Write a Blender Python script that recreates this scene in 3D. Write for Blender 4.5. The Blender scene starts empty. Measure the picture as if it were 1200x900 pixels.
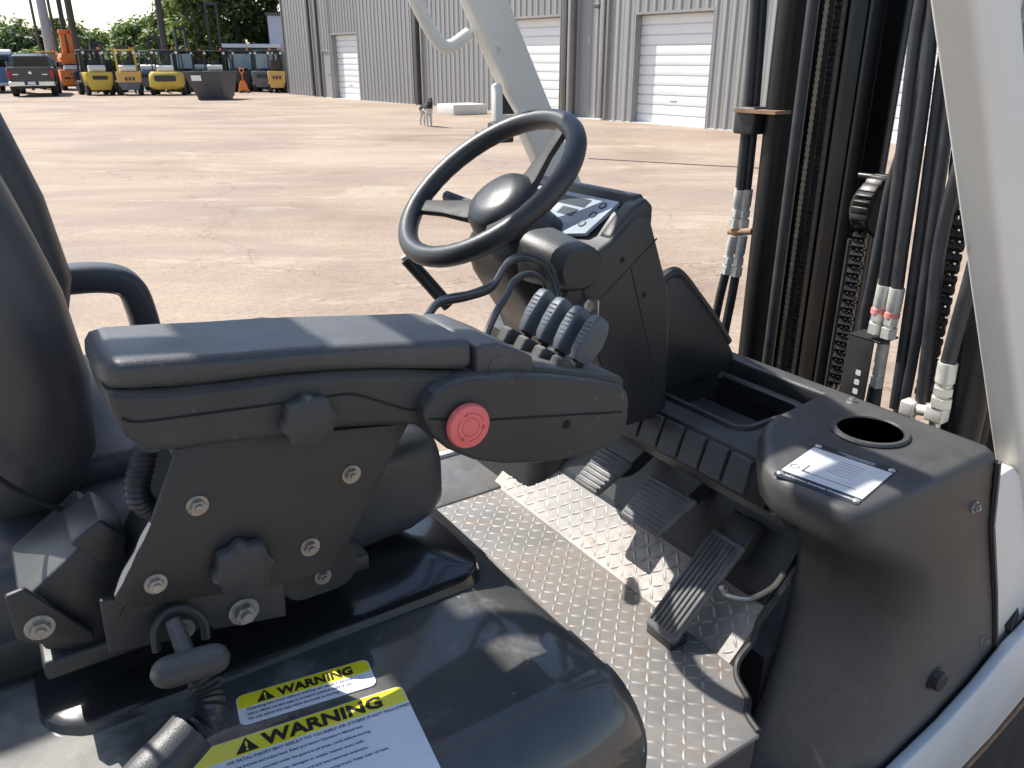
import bpy, bmesh, math, random
from mathutils import Vector as V, Matrix as M, Euler
random.seed(7)
R = math.radians
scene = bpy.context.scene
col = scene.collection

# ------------------------------------------------------------------ camera
# x = the fork truck's forward direction, y = its left, z = up, metres
cam_d = bpy.data.cameras.new('camera')
cam_d.sensor_fit = 'HORIZONTAL'; cam_d.sensor_width = 36.0
cam_d.lens = 36.0 * 940.0 / 1200.0
cam_d.clip_start = 0.02; cam_d.clip_end = 2000
cam = bpy.data.objects.new('camera', cam_d); col.objects.link(cam)
cam.location = (0, 0, 1.65)
cam.rotation_euler = (R(90 - 22.011), 0, R(-33.5))
scene.camera = cam

# ------------------------------------------------------------------ light
SUN = V((-0.36, 0.75, 1.0)).normalized()
sun_el = math.asin(SUN.z)
world = bpy.data.worlds.new('World'); scene.world = world; world.use_nodes = True
wn = world.node_tree.nodes; wl = world.node_tree.links
sky = wn.new('ShaderNodeTexSky'); sky.sky_type = 'NISHITA'; sky.sun_disc = False
sky.sun_elevation = sun_el
sky.sun_rotation = math.atan2(SUN.x, SUN.y)
sky.air_density = 1.0; sky.dust_density = 1.0; sky.ozone_density = 1.0
wl.new(sky.outputs[0], wn['Background'].inputs['Color'])
wn['Background'].inputs['Strength'].default_value = 0.135
sd = bpy.data.lights.new('sun', 'SUN'); sd.energy = 5.0; sd.angle = R(0.55); sd.color = (1.0, 0.955, 0.885)
so = bpy.data.objects.new('sun', sd); col.objects.link(so)
so.rotation_euler = SUN.to_track_quat('Z', 'Y').to_euler()
so.location = (0, 0, 30)
scene.view_settings.view_transform = 'Standard'; scene.view_settings.look = 'None'
scene.view_settings.exposure = 0.68; scene.view_settings.gamma = 1.0
scene.render.engine = 'CYCLES'
scene.cycles.max_bounces = 8; scene.cycles.diffuse_bounces = 4

# ------------------------------------------------------------------ materials
MAT = {}
def nodes_of(name):
    m = bpy.data.materials.new(name); m.use_nodes = True
    MAT[name] = m
    return m, m.node_tree.nodes, m.node_tree.links, m.node_tree.nodes['Principled BSDF']
def ramp(n, stops):
    r = n.new('ShaderNodeValToRGB'); e = r.color_ramp.elements
    while len(e) < len(stops): e.new(0.5)
    for k, (p, c) in enumerate(stops):
        e[k].position = p; e[k].color = (c[0], c[1], c[2], 1) if not isinstance(c, (int, float)) else (c, c, c, 1)
    return r
def noise(n, l, scale, detail=4, rough=0.55, vec=None, dist=0.0):
    t = n.new('ShaderNodeTexNoise'); t.inputs['Scale'].default_value = scale
    t.inputs['Detail'].default_value = detail; t.inputs['Roughness'].default_value = rough
    t.inputs['Distortion'].default_value = dist
    if vec is not None: l.new(vec, t.inputs['Vector'])
    return t
def objco(n, l, scale=(1, 1, 1), rot=(0, 0, 0)):
    c = n.new('ShaderNodeTexCoord'); mp = n.new('ShaderNodeMapping')
    mp.inputs['Scale'].default_value = scale; mp.inputs['Rotation'].default_value = rot
    l.new(c.outputs['Object'], mp.inputs['Vector'])
    return mp.outputs['Vector']
def stretched(n, l, length, width, angle):
    c = n.new('ShaderNodeTexCoord'); mp = n.new('ShaderNodeMapping'); mp.vector_type = 'TEXTURE'
    mp.inputs['Scale'].default_value = (length, width, 1); mp.inputs['Rotation'].default_value = (0, 0, angle)
    l.new(c.outputs['Object'], mp.inputs['Vector'])
    return mp.outputs['Vector']
def bump(n, l, b, h, strength, dist):
    bp = n.new('ShaderNodeBump'); bp.inputs['Strength'].default_value = strength
    bp.inputs['Distance'].default_value = dist
    l.new(h, bp.inputs['Height']); l.new(bp.outputs[0], b.inputs['Normal'])
    return bp
def mixc(n, l, fac, a, b):
    x = n.new('ShaderNodeMix'); x.data_type = 'RGBA'
    if isinstance(fac, (int, float)): x.inputs['Factor'].default_value = fac
    else: l.new(fac, x.inputs['Factor'])
    for v, s in ((a, 'A'), (b, 'B')):
        i = [q for q in x.inputs if q.name == s and q.type == 'RGBA'][0]
        if isinstance(v, tuple): i.default_value = (v[0], v[1], v[2], 1)
        else: l.new(v, i)
    return [o for o in x.outputs if o.type == 'RGBA'][0]

def worn(name, base, second, rough=(0.4, 0.6), scale=6.0, spots=None, spot_at=0.62, metallic=0.0,
         grain=0.0, grain_scale=600, spec=0.5, coat=0.0, sunlit_dust=None, low=None, lump=0.0):
    """a base colour with a second wear colour in uneven clouds, optional spots and fine grain"""
    m, n, l, b = nodes_of(name)
    vec = objco(n, l)
    t = noise(n, l, scale, 6, 0.6, vec, 0.4)
    r = ramp(n, [(0.36, base), (0.68, second)]); l.new(t.outputs['Fac'], r.inputs['Fac'])
    c = r.outputs['Color']
    if spots:
        t2 = noise(n, l, scale * 4.3, 5, 0.7, vec, 0.2)
        r2 = ramp(n, [(spot_at, 0.0), (spot_at + 0.09, 1.0)]); l.new(t2.outputs['Fac'], r2.inputs['Fac'])
        c = mixc(n, l, r2.outputs['Color'], c, spots)
    if sunlit_dust:        # uneven dust on the upward faces, which also paints in their sunlit tone
        ge = n.new('ShaderNodeNewGeometry'); sp = n.new('ShaderNodeSeparateXYZ'); l.new(ge.outputs['True Normal'], sp.inputs[0])
        t3 = noise(n, l, 16, 6, 0.65, vec, 0.5)
        ru = ramp(n, [(0.55, 0.0), (0.95, 1.0)]); l.new(sp.outputs['Z'], ru.inputs['Fac'])
        rn = ramp(n, [(0.30, 0.35), (0.70, 1.0)]); l.new(t3.outputs['Fac'], rn.inputs['Fac'])
        mm_ = n.new('ShaderNodeMath'); mm_.operation = 'MULTIPLY'; l.new(ru.outputs['Color'], mm_.inputs[0]); l.new(rn.outputs['Color'], mm_.inputs[1])
        c = mixc(n, l, mm_.outputs[0], c, sunlit_dust)
    if low:         # scuffs from shoes low in the footwell: (height below which they start, full height, colour)
        sp2 = n.new('ShaderNodeSeparateXYZ'); l.new(vec, sp2.inputs[0]); t4 = noise(n, l, 34, 9, 0.78, vec, 0.3)
        mr2 = n.new('ShaderNodeMapRange'); mr2.inputs['From Min'].default_value = low[0]; mr2.inputs['From Max'].default_value = low[1]; l.new(sp2.outputs['Z'], mr2.inputs['Value'])
        rn2 = ramp(n, [(0.30, 0.35), (0.75, 0.8)]); l.new(t4.outputs['Fac'], rn2.inputs['Fac'])
        m4 = n.new('ShaderNodeMath'); m4.operation = 'MULTIPLY'; l.new(mr2.outputs[0], m4.inputs[0]); l.new(rn2.outputs['Color'], m4.inputs[1])
        c = mixc(n, l, m4.outputs[0], c, low[2])
    l.new(c, b.inputs['Base Color'])
    rr = ramp(n, [(0.3, rough[0]), (0.7, rough[1])]); l.new(t.outputs['Fac'], rr.inputs['Fac'])
    l.new(rr.outputs['Color'], b.inputs['Roughness'])
    b.inputs['Metallic'].default_value = metallic
    b.inputs['Specular IOR Level'].default_value = spec
    if coat:
        b.inputs['Coat Weight'].default_value = coat; b.inputs['Coat Roughness'].default_value = 0.08
    if grain:
        g = noise(n, l, grain_scale, 2, 0.5, vec)
        bump(n, l, b, g.outputs['Fac'], grain, 0.001)
    elif lump:
        g = noise(n, l, 14, 3, 0.5, vec)
        bump(n, l, b, g.outputs['Fac'], lump, 0.01)
    return m

worn('black_plastic', (0.015, 0.0162, 0.0185), (0.027, 0.028, 0.030), (0.30, 0.50), 7, (0.085, 0.083, 0.078), 0.67, grain=0.35, grain_scale=900, sunlit_dust=(0.105, 0.104, 0.102))
worn('cowl_plastic', (0.030, 0.0305, 0.032), (0.062, 0.061, 0.060), (0.36, 0.56), 5, (0.16, 0.155, 0.145), 0.67, grain=0.35, grain_scale=900, sunlit_dust=(0.085, 0.084, 0.083), low=(1.0, 0.80, (0.125, 0.123, 0.119)))
worn('black_plastic_dusty', (0.024, 0.025, 0.0265), (0.052, 0.0515, 0.050), (0.40, 0.65), 11, (0.15, 0.143, 0.13), 0.64, grain=0.4, grain_scale=800, sunlit_dust=(0.15, 0.147, 0.14))
worn('pad_vinyl', (0.040, 0.042, 0.046), (0.066, 0.067, 0.070), (0.36, 0.52), 12, (0.13, 0.125, 0.118), 0.66, grain=0.35, grain_scale=700, sunlit_dust=(0.115, 0.116, 0.12))
worn('seat_vinyl', (0.036, 0.039, 0.045), (0.052, 0.055, 0.061), (0.34, 0.48), 7, (0.06, 0.06, 0.06), 0.70, grain=0.25, grain_scale=420, sunlit_dust=(0.07, 0.072, 0.078))
worn('wheel_rubber', (0.020, 0.022, 0.026), (0.030, 0.032, 0.036), (0.32, 0.45), 12, grain=0.25, grain_scale=500)
worn('rubber', (0.016, 0.017, 0.018), (0.03, 0.03, 0.03), (0.5, 0.7), 20, (0.06, 0.057, 0.052), 0.66, grain=0.2, grain_scale=400)
worn('hose_rubber', (0.020, 0.022, 0.025), (0.035, 0.037, 0.04), (0.42, 0.6), 25, (0.09, 0.085, 0.08), 0.69, grain=0.2, grain_scale=500)
worn('lever_plastic', (0.060, 0.072, 0.090), (0.10, 0.115, 0.135), (0.4, 0.55), 30, (0.13, 0.14, 0.15), 0.66, grain=0.3)
worn('black_metal', (0.017, 0.018, 0.019), (0.030, 0.030, 0.030), (0.38, 0.6), 10, (0.075, 0.068, 0.060), 0.68, grain=0.15, grain_scale=300)
worn('bracket_metal', (0.018, 0.0187, 0.020), (0.034, 0.034, 0.034), (0.42, 0.6), 6, (0.10, 0.095, 0.088), 0.69, grain=0.25, grain_scale=500)
worn('mast_metal', (0.007, 0.0075, 0.008), (0.013, 0.013, 0.0125), (0.33, 0.55), 7, (0.030, 0.026, 0.023), 0.68, grain=0.2, grain_scale=200, spec=0.3)
worn('greasy_chain', (0.012, 0.0115, 0.011), (0.026, 0.023, 0.020), (0.3, 0.5), 60, metallic=0.2)
worn('chain_steel', (0.22, 0.18, 0.13), (0.34, 0.29, 0.22), (0.35, 0.55), 40, (0.12, 0.08, 0.05), 0.6, metallic=0.4)
worn('bolt_metal', (0.26, 0.245, 0.22), (0.40, 0.38, 0.34), (0.3, 0.5), 60, (0.12, 0.095, 0.07), 0.58, metallic=0.6)
worn('zinc', (0.50, 0.48, 0.44), (0.62, 0.60, 0.55), (0.28, 0.45), 50, (0.22, 0.17, 0.12), 0.62, metallic=0.65)
worn('fitting_white', (0.55, 0.53, 0.48), (0.68, 0.66, 0.6), (0.35, 0.5), 60, (0.3, 0.25, 0.19), 0.66, metallic=0.25)
worn('rust', (0.20, 0.11, 0.055), (0.30, 0.19, 0.11), (0.6, 0.8), 40)
worn('guard_white', (0.70, 0.685, 0.63), (0.76, 0.745, 0.69), (0.32, 0.45), 5, (0.50, 0.46, 0.40), 0.655, lump=0.03)
worn('fender_white', (0.60, 0.61, 0.61), (0.67, 0.67, 0.66), (0.3, 0.45), 6, (0.40, 0.27, 0.16), 0.67)
worn('red_button', (0.74, 0.135, 0.135), (0.80, 0.18, 0.175), (0.38, 0.5), 30)
worn('red_mark', (0.42, 0.045, 0.055), (0.45, 0.05, 0.06), (0.5, 0.6), 30)
worn('orange_mark', (0.62, 0.20, 0.18), (0.7, 0.3, 0.27), (0.4, 0.6), 60)
worn('pedal_rubber', (0.09, 0.091, 0.093), (0.15, 0.15, 0.148), (0.45, 0.6), 30, (0.19, 0.18, 0.165), 0.6, grain=0.2)
worn('cable_black', (0.02, 0.021, 0.023), (0.03, 0.03, 0.032), (0.35, 0.5), 30)
worn('hole_black', (0.006, 0.006, 0.006), (0.008, 0.008, 0.008), (0.7, 0.8), 10)
worn('label_white', (0.76, 0.79, 0.83), (0.82, 0.84, 0.87), (0.25, 0.4), 18, (0.55, 0.55, 0.52), 0.74, coat=0.4)
worn('label_yellow', (0.92, 0.78, 0.012), (0.95, 0.82, 0.02), (0.25, 0.4), 18, (0.55, 0.45, 0.05), 0.76, coat=0.4)
worn('label_scuffed', (0.23, 0.23, 0.215), (0.30, 0.295, 0.27), (0.4, 0.5), 60)
worn('ink', (0.010, 0.010, 0.012), (0.016, 0.016, 0.018), (0.4, 0.5), 20)
worn('ink_grey', (0.12, 0.13, 0.17), (0.17, 0.18, 0.22), (0.4, 0.5), 20)
worn('plate_alu', (0.74, 0.75, 0.77), (0.82, 0.82, 0.82), (0.25, 0.4), 20, metallic=0.15)
worn('plate_dark', (0.03, 0.035, 0.05), (0.045, 0.05, 0.06), (0.3, 0.5), 20)
worn('display_film', (0.28, 0.33, 0.39), (0.34, 0.39, 0.44), (0.18, 0.3), 14, coat=0.6)
worn('display_glass', (0.05, 0.065, 0.08), (0.07, 0.08, 0.09), (0.1, 0.2), 10)

def hood_material():
    m, n, l, b = nodes_of('hood_paint')
    vec = objco(n, l)
    t = noise(n, l, 9, 8, 0.7, vec, 0.3); t2 = noise(n, l, 60, 5, 0.7, vec, 0.3)
    # dust lies thicker behind the seat bracket (towards -x)
    sep = n.new('ShaderNodeSeparateXYZ'); l.new(vec, sep.inputs[0])
    mr = n.new('ShaderNodeMapRange'); mr.inputs['From Min'].default_value = 0.10; mr.inputs['From Max'].default_value = -0.12
    mr.inputs['To Min'].default_value = 0.0; mr.inputs['To Max'].default_value = 0.34
    l.new(sep.outputs['X'], mr.inputs['Value'])
    ad = n.new('ShaderNodeMath'); ad.operation = 'ADD'; l.new(t.outputs['Fac'], ad.inputs[0]); l.new(mr.outputs[0], ad.inputs[1])
    r = ramp(n, [(0.30, (0.036, 0.037, 0.036)), (0.56, (0.062, 0.063, 0.059)), (0.76, (0.22, 0.213, 0.193)), (0.98, (0.34, 0.32, 0.28))])
    l.new(ad.outputs[0], r.inputs['Fac'])
    r2 = ramp(n, [(0.66, 0.0), (0.74, 1.0)]); l.new(t2.outputs['Fac'], r2.inputs['Fac'])
    c = mixc(n, l, r2.outputs['Color'], r.outputs['Color'], (0.34, 0.29, 0.22))
    l.new(c, b.inputs['Base Color'])
    rr = ramp(n, [(0.35, 0.42), (0.8, 0.7)]); l.new(ad.outputs[0], rr.inputs['Fac']); l.new(rr.outputs['Color'], b.inputs['Roughness'])
    b.inputs['Coat Weight'].default_value = 0.8; b.inputs['Coat Roughness'].default_value = 0.07
    g = noise(n, l, 25, 4, 0.5, vec); bump(n, l, b, g.outputs['Fac'], 0.08, 0.003)
hood_material()
worn('hood_side_paint', (0.010, 0.011, 0.012), (0.018, 0.018, 0.018), (0.16, 0.3), 6, (0.05, 0.048, 0.043), 0.68, coat=0.6)

def tread_material():
    m, n, l, b = nodes_of('tread_steel')
    vec = objco(n, l)
    t = noise(n, l, 5.0, 6, 0.6, vec, 0.5); t2 = noise(n, l, 38, 5, 0.65, vec)
    r = ramp(n, [(0.36, (0.20, 0.194, 0.187)), (0.54, (0.275, 0.258, 0.238)), (0.70, (0.26, 0.20, 0.168))]); l.new(t.outputs['Fac'], r.inputs['Fac'])
    r2 = ramp(n, [(0.55, 0.0), (0.68, 1.0)]); l.new(t2.outputs['Fac'], r2.inputs['Fac'])
    c = mixc(n, l, r2.outputs['Color'], r.outputs['Color'], (0.24, 0.19, 0.155))
    l.new(c, b.inputs['Base Color'])
    rr = ramp(n, [(0.3, 0.36), (0.7, 0.62)]); l.new(t2.outputs['Fac'], rr.inputs['Fac']); l.new(rr.outputs['Color'], b.inputs['Roughness'])
    b.inputs['Metallic'].default_value = 0.2
    bump(n, l, b, t2.outputs['Fac'], 0.12, 0.002)
tread_material()
worn('tread_lug', (0.29, 0.275, 0.255), (0.37, 0.352, 0.33), (0.38, 0.52), 12, (0.27, 0.22, 0.19), 0.56, metallic=0.3)

def concrete_material():
    m, n, l, b = nodes_of('yard_concrete')
    vec = objco(n, l, (0.22, 0.22, 0.22)); vs = stretched(n, l, 6.0, 1.1, R(-36)); vf = objco(n, l)
    big = noise(n, l, 1.0, 7, 0.62, vec, 0.8)
    streak = noise(n, l, 1.0, 8, 0.66, vs, 0.7)
    fine = noise(n, l, 24, 9, 0.8, vf, 0.4); grit = noise(n, l, 3.2, 6, 0.7, vf, 0.5)
    r = ramp(n, [(0.28, (0.205, 0.148, 0.112)), (0.44, (0.278, 0.210, 0.160)), (0.56, (0.330, 0.256, 0.195)), (0.72, (0.39, 0.316, 0.243))]); l.new(big.outputs['Fac'], r.inputs['Fac'])
    rs = ramp(n, [(0.40, 0.0), (0.64, 0.7)]); l.new(streak.outputs['Fac'], rs.inputs['Fac'])
    c = mixc(n, l, rs.outputs['Color'], r.outputs['Color'], (0.39, 0.308, 0.226))
    rd = ramp(n, [(0.58, 0.0), (0.75, 0.35)]); l.new(grit.outputs['Fac'], rd.inputs['Fac'])
    c = mixc(n, l, rd.outputs['Color'], c, (0.20, 0.145, 0.115))
    rf = ramp(n, [(0.32, 0.66), (0.5, 1.0), (0.68, 1.22)]); l.new(fine.outputs['Fac'], rf.inputs['Fac'])
    mu = n.new('ShaderNodeMix'); mu.data_type = 'RGBA'; mu.blend_type = 'MULTIPLY'; mu.inputs['Factor'].default_value = 1.0
    ia = [q for q in mu.inputs if q.type == 'RGBA']; l.new(c, ia[0]); l.new(rf.outputs['Color'], ia[1])
    c = [o for o in mu.outputs if o.type == 'RGBA'][0]
    # blotchy worn patches where the surface has flaked to pale aggregate
    fl = noise(n, l, 0.9, 10, 0.70, stretched(n, l, 2.0, 1.0, R(-40)), 0.8); rfl = ramp(n, [(0.56, 0.0), (0.60, 0.6)]); l.new(fl.outputs['Fac'], rfl.inputs['Fac'])
    c = mixc(n, l, rfl.outputs['Color'], c, (0.40, 0.338, 0.268))
    fd = noise(n, l, 0.55, 9, 0.62, stretched(n, l, 2.6, 1.0, R(-30)), 0.9); rfd = ramp(n, [(0.50, 0.0), (0.60, 0.62)]); l.new(fd.outputs['Fac'], rfd.inputs['Fac'])
    c = mixc(n, l, rfd.outputs['Color'], c, (0.262, 0.202, 0.168))
    # cracks wandering over the slab
    wob = noise(n, l, 0.5, 5, 0.6, vf, 0.0)
    va = n.new('ShaderNodeVectorMath'); va.operation = 'SCALE'; va.inputs['Scale'].default_value = 2.6; l.new(wob.outputs['Color'], va.inputs[0])
    vb = n.new('ShaderNodeVectorMath'); vb.operation = 'ADD'; l.new(vf, vb.inputs[0]); l.new(va.outputs[0], vb.inputs[1])
    vo = n.new('ShaderNodeTexVoronoi'); vo.feature = 'DISTANCE_TO_EDGE'; vo.inputs['Scale'].default_value = 0.22; l.new(vb.outputs[0], vo.inputs['Vector'])
    rc = ramp(n, [(0.0, 0.6), (0.004, 0.0)]); l.new(vo.outputs['Distance'], rc.inputs['Fac'])
    c = mixc(n, l, rc.outputs['Color'], c, (0.15, 0.105, 0.08))
    l.new(c, b.inputs['Base Color']); b.inputs['Roughness'].default_value = 0.85
    b.inputs['Specular IOR Level'].default_value = 0.25
    bump(n, l, b, grit.outputs['Fac'], 0.35, 0.02)
concrete_material()

worn('cladding', (0.285, 0.28, 0.272), (0.325, 0.318, 0.307), (0.4, 0.55), 0.7, (0.31, 0.28, 0.245), 0.66, metallic=0.1)
worn('cladding_dark', (0.27, 0.265, 0.26), (0.30, 0.295, 0.29), (0.45, 0.6), 1.0)
worn('trim_dark', (0.085, 0.075, 0.07), (0.11, 0.10, 0.09), (0.45, 0.6), 1.5)
worn('trim_grey', (0.26, 0.255, 0.25), (0.30, 0.29, 0.28), (0.45, 0.6), 1.5)
worn('door_white', (0.74, 0.735, 0.73), (0.80, 0.795, 0.78), (0.4, 0.5), 1.2, (0.66, 0.64, 0.61), 0.7)
worn('slab_cream', (0.62, 0.60, 0.54), (0.68, 0.66, 0.60), (0.6, 0.75), 2)
worn('yellow_paint', (0.58, 0.40, 0.045), (0.66, 0.47, 0.08), (0.35, 0.5), 2, (0.35, 0.26, 0.08), 0.7)
worn('tan_paint', (0.60, 0.33, 0.08), (0.66, 0.40, 0.12), (0.35, 0.5), 2)
worn('orange_paint', (0.72, 0.17, 0.02), (0.78, 0.22, 0.04), (0.35, 0.5), 2, (0.5, 0.13, 0.03), 0.7)
worn('truck_paint', (0.012, 0.014, 0.018), (0.018, 0.02, 0.024), (0.16, 0.25), 2, coat=0.7)
worn('chrome', (0.72, 0.72, 0.70), (0.8, 0.8, 0.78), (0.12, 0.2), 3, metallic=0.7)
worn('tail_red', (0.35, 0.015, 0.02), (0.45, 0.02, 0.03), (0.2, 0.3), 3)
worn('dark_glass', (0.01, 0.012, 0.016), (0.014, 0.016, 0.02), (0.04, 0.08), 3)
worn('cab_glass', (0.22, 0.30, 0.33), (0.30, 0.38, 0.40), (0.06, 0.12), 3)
worn('machine_dark', (0.025, 0.027, 0.03), (0.045, 0.045, 0.047), (0.4, 0.6), 3)
worn('machine_grey', (0.10, 0.115, 0.13), (0.15, 0.16, 0.17), (0.4, 0.6), 3)
worn('tyre', (0.018, 0.018, 0.019), (0.04, 0.037, 0.034), (0.7, 0.85), 12, (0.09, 0.075, 0.06), 0.64, grain=0.3, grain_scale=120)
worn('tank_white', (0.70, 0.68, 0.60), (0.76, 0.74, 0.66), (0.35, 0.5), 3)
worn('hopper_grey', (0.055, 0.058, 0.062), (0.085, 0.087, 0.09), (0.4, 0.6), 2)
worn('teal_wall', (0.035, 0.06, 0.065), (0.05, 0.075, 0.08), (0.5, 0.6), 1)
worn('pale_wall', (0.55, 0.56, 0.62), (0.6, 0.61, 0.66), (0.5, 0.6), 1)
worn('van_blue', (0.10, 0.17, 0.30), (0.13, 0.21, 0.34), (0.2, 0.3), 1)
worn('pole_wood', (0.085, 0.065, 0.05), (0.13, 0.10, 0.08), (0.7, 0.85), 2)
worn('pole_steel', (0.30, 0.31, 0.32), (0.36, 0.36, 0.36), (0.4, 0.5), 2)
worn('bark', (0.06, 0.048, 0.036), (0.10, 0.08, 0.06), (0.8, 0.9), 4)
worn('dog_white', (0.62, 0.58, 0.52), (0.7, 0.66, 0.6), (0.7, 0.8), 20)
worn('dog_black', (0.018, 0.017, 0.017), (0.03, 0.028, 0.027), (0.6, 0.7), 20)
worn('weed', (0.16, 0.16, 0.04), (0.24, 0.22, 0.07), (0.6, 0.8), 8)
worn('worn_edge', (0.50, 0.48, 0.43), (0.62, 0.60, 0.55), (0.4, 0.55), 30, (0.2, 0.18, 0.16), 0.6, metallic=0.3)

def leaf_material(name, a, b_, c):
    m, n, l, b = nodes_of(name)
    g = n.new('ShaderNodeObjectInfo'); vec = objco(n, l)
    t = noise(n, l, 0.9, 3, 0.5, vec)
    r = ramp(n, [(0.35, a), (0.5, b_), (0.66, c)]); l.new(t.outputs['Fac'], r.inputs['Fac'])
    l.new(r.outputs['Color'], b.inputs['Base Color']); b.inputs['Roughness'].default_value = 0.55
    b.inputs['Transmission Weight'].default_value = 0.0
    tr = n.new('ShaderNodeBsdfTranslucent'); l.new(r.outputs['Color'], tr.inputs['Color'])
    ms = n.new('ShaderNodeMixShader'); ms.inputs[0].default_value = 0.4
    l.new(b.outputs[0], ms.inputs[1]); l.new(tr.outputs[0], ms.inputs[2])
    l.new(ms.outputs[0], n['Material Output'].inputs['Surface'])
leaf_material('leaf_mid', (0.11, 0.16, 0.04), (0.16, 0.22, 0.06), (0.21, 0.28, 0.085))
leaf_material('leaf_dark', (0.05, 0.078, 0.026), (0.075, 0.112, 0.034), (0.11, 0.155, 0.048))
leaf_material('leaf_bright', (0.12, 0.18, 0.04), (0.18, 0.25, 0.06), (0.24, 0.32, 0.09))

# ------------------------------------------------------------------ helpers
def obj(name, bm, mat, parent=None, bevel=0.0, seg=2, sub=0, angle=38, base=None, kind=None):
    me = bpy.data.meshes.new(name)
    if isinstance(bm, bmesh.types.BMesh):
        bmesh.ops.recalc_face_normals(bm, faces=bm.faces)
        bm.to_mesh(me); bm.free()
    else:
        me = bm; me.name = name
    for p in me.polygons: p.use_smooth = True
    if not (bevel or sub): me.set_sharp_from_angle(angle=R(angle))
    me.materials.append(MAT[mat])
    o = bpy.data.objects.new(name, me); col.objects.link(o)
    if bevel:
        bv = o.modifiers.new('bevel', 'BEVEL'); bv.width = bevel; bv.segments = seg
        bv.limit_method = 'ANGLE'; bv.angle_limit = R(30); bv.harden_normals = False
        me.set_sharp_from_angle(angle=R(180))
    if sub:
        sb = o.modifiers.new('sub', 'SUBSURF'); sb.levels = sub; sb.render_levels = sub
    if parent is not None: setp(o, parent)
    if kind: o['kind'] = kind
    return o
def setp(o, parent):
    o.parent = parent
    if parent.type == 'EMPTY': o.matrix_parent_inverse = M.Translation(-parent.location)
def thing(name, label, cat, loc=(0, 0, 0), group=None):
    o = bpy.data.objects.new(name, None); col.objects.link(o); o.location = loc; o.empty_display_size = 0.2
    return tag(o, label, cat, group)
def tag(o, label, cat, group=None):
    o['label'] = label; o['category'] = cat
    if group: o['group'] = group
    return o
def copy_tree(o, parent=None):
    c = o.copy(); col.objects.link(c); c.parent = parent
    for ch in o.children:
        copy_tree(ch, c)
    return c
def bmn(): return bmesh.new()
def quad(bm, vs): return bm.faces.new([bm.verts.new(v) for v in vs])
def box(bm, lo, hi, mtx=None):
    vs = [bm.verts.new((x, y, z)) for x in (lo[0], hi[0]) for y in (lo[1], hi[1]) for z in (lo[2], hi[2])]
    if mtx:
        for v in vs: v.co = mtx @ v.co
    for f in ((0, 1, 3, 2), (4, 6, 7, 5), (0, 4, 5, 1), (2, 3, 7, 6), (0, 2, 6, 4), (1, 5, 7, 3)):
        bm.faces.new([vs[i] for i in f])
    return vs
def B(lo, hi, mtx=None):
    bm = bmn(); box(bm, lo, hi, mtx); return bm
def prism(bm, poly, axis, lo, hi):
    """poly of 2-D points extruded along an axis ('x','y','z')"""
    def p3(p, h):
        return {'x': (h, p[0], p[1]), 'y': (p[0], h, p[1]), 'z': (p[0], p[1], h)}[axis]
    a = [bm.verts.new(p3(p, lo)) for p in poly]; b = [bm.verts.new(p3(p, hi)) for p in poly]
    n = len(poly)
    bm.faces.new(a); bm.faces.new(b[::-1])
    for i in range(n): bm.faces.new((a[i], b[i], b[(i + 1) % n], a[(i + 1) % n]))
def PR(poly, axis, lo, hi):
    bm = bmn(); prism(bm, poly, axis, lo, hi); return bm
def xz(pts): return [(p[0], p[2]) for p in pts]
def rings(bm, rs, cap=True, closed=True):
    vv = [[bm.verts.new(p) for p in r] for r in rs]
    n = len(rs[0])
    for a, b in zip(vv, vv[1:]):
        for i in range(n if closed else n - 1):
            bm.faces.new((a[i], a[(i + 1) % n], b[(i + 1) % n], b[i]))
    if cap:
        bm.faces.new(vv[0][::-1]); bm.faces.new(vv[-1])
    return vv
def rr2(a0, a1, b0, b1, r, k=4):
    r = min(r, (a1 - a0) / 2 * 0.999, (b1 - b0) / 2 * 0.999)
    out = []
    for cx, cy, s in ((a1 - r, b1 - r, 0), (a0 + r, b1 - r, 90), (a0 + r, b0 + r, 180), (a1 - r, b0 + r, 270)):
        for i in range(k + 1):
            t = R(s + 90 * i / k); out.append((cx + r * math.cos(t), cy + r * math.sin(t)))
    return out
def loft(bm, secs, axis, k=4):
    """secs: (h, a0, a1, b0, b1, r) rounded rectangles stacked along an axis; x: a=y b=z, y: a=x b=z, z: a=x b=y"""
    rs = []
    for h, a0, a1, b0, b1, r in secs:
        q = rr2(a0, a1, b0, b1, r, k)
        rs.append([{'x': (h, a, b), 'y': (a, h, b), 'z': (a, b, h)}[axis] for a, b in q])
    rings(bm, rs)
def LO(secs, axis, k=4):
    bm = bmn(); loft(bm, secs, axis, k); return bm
def smooth_path(pts, per=6):
    p = [V(q) for q in pts]
    if len(p) < 3: return p
    p = [2 * p[0] - p[1]] + p + [2 * p[-1] - p[-2]]
    out = []
    for i in range(1, len(p) - 2):
        for j in range(per):
            t = j / per
            out.append(0.5 * ((2 * p[i]) + (p[i + 1] - p[i - 1]) * t + (2 * p[i - 1] - 5 * p[i] + 4 * p[i + 1] - p[i + 2]) * t * t
                              + (3 * p[i] - p[i - 1] - 3 * p[i + 1] + p[i + 2]) * t ** 3))
    out.append(p[-2])
    return out
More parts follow.
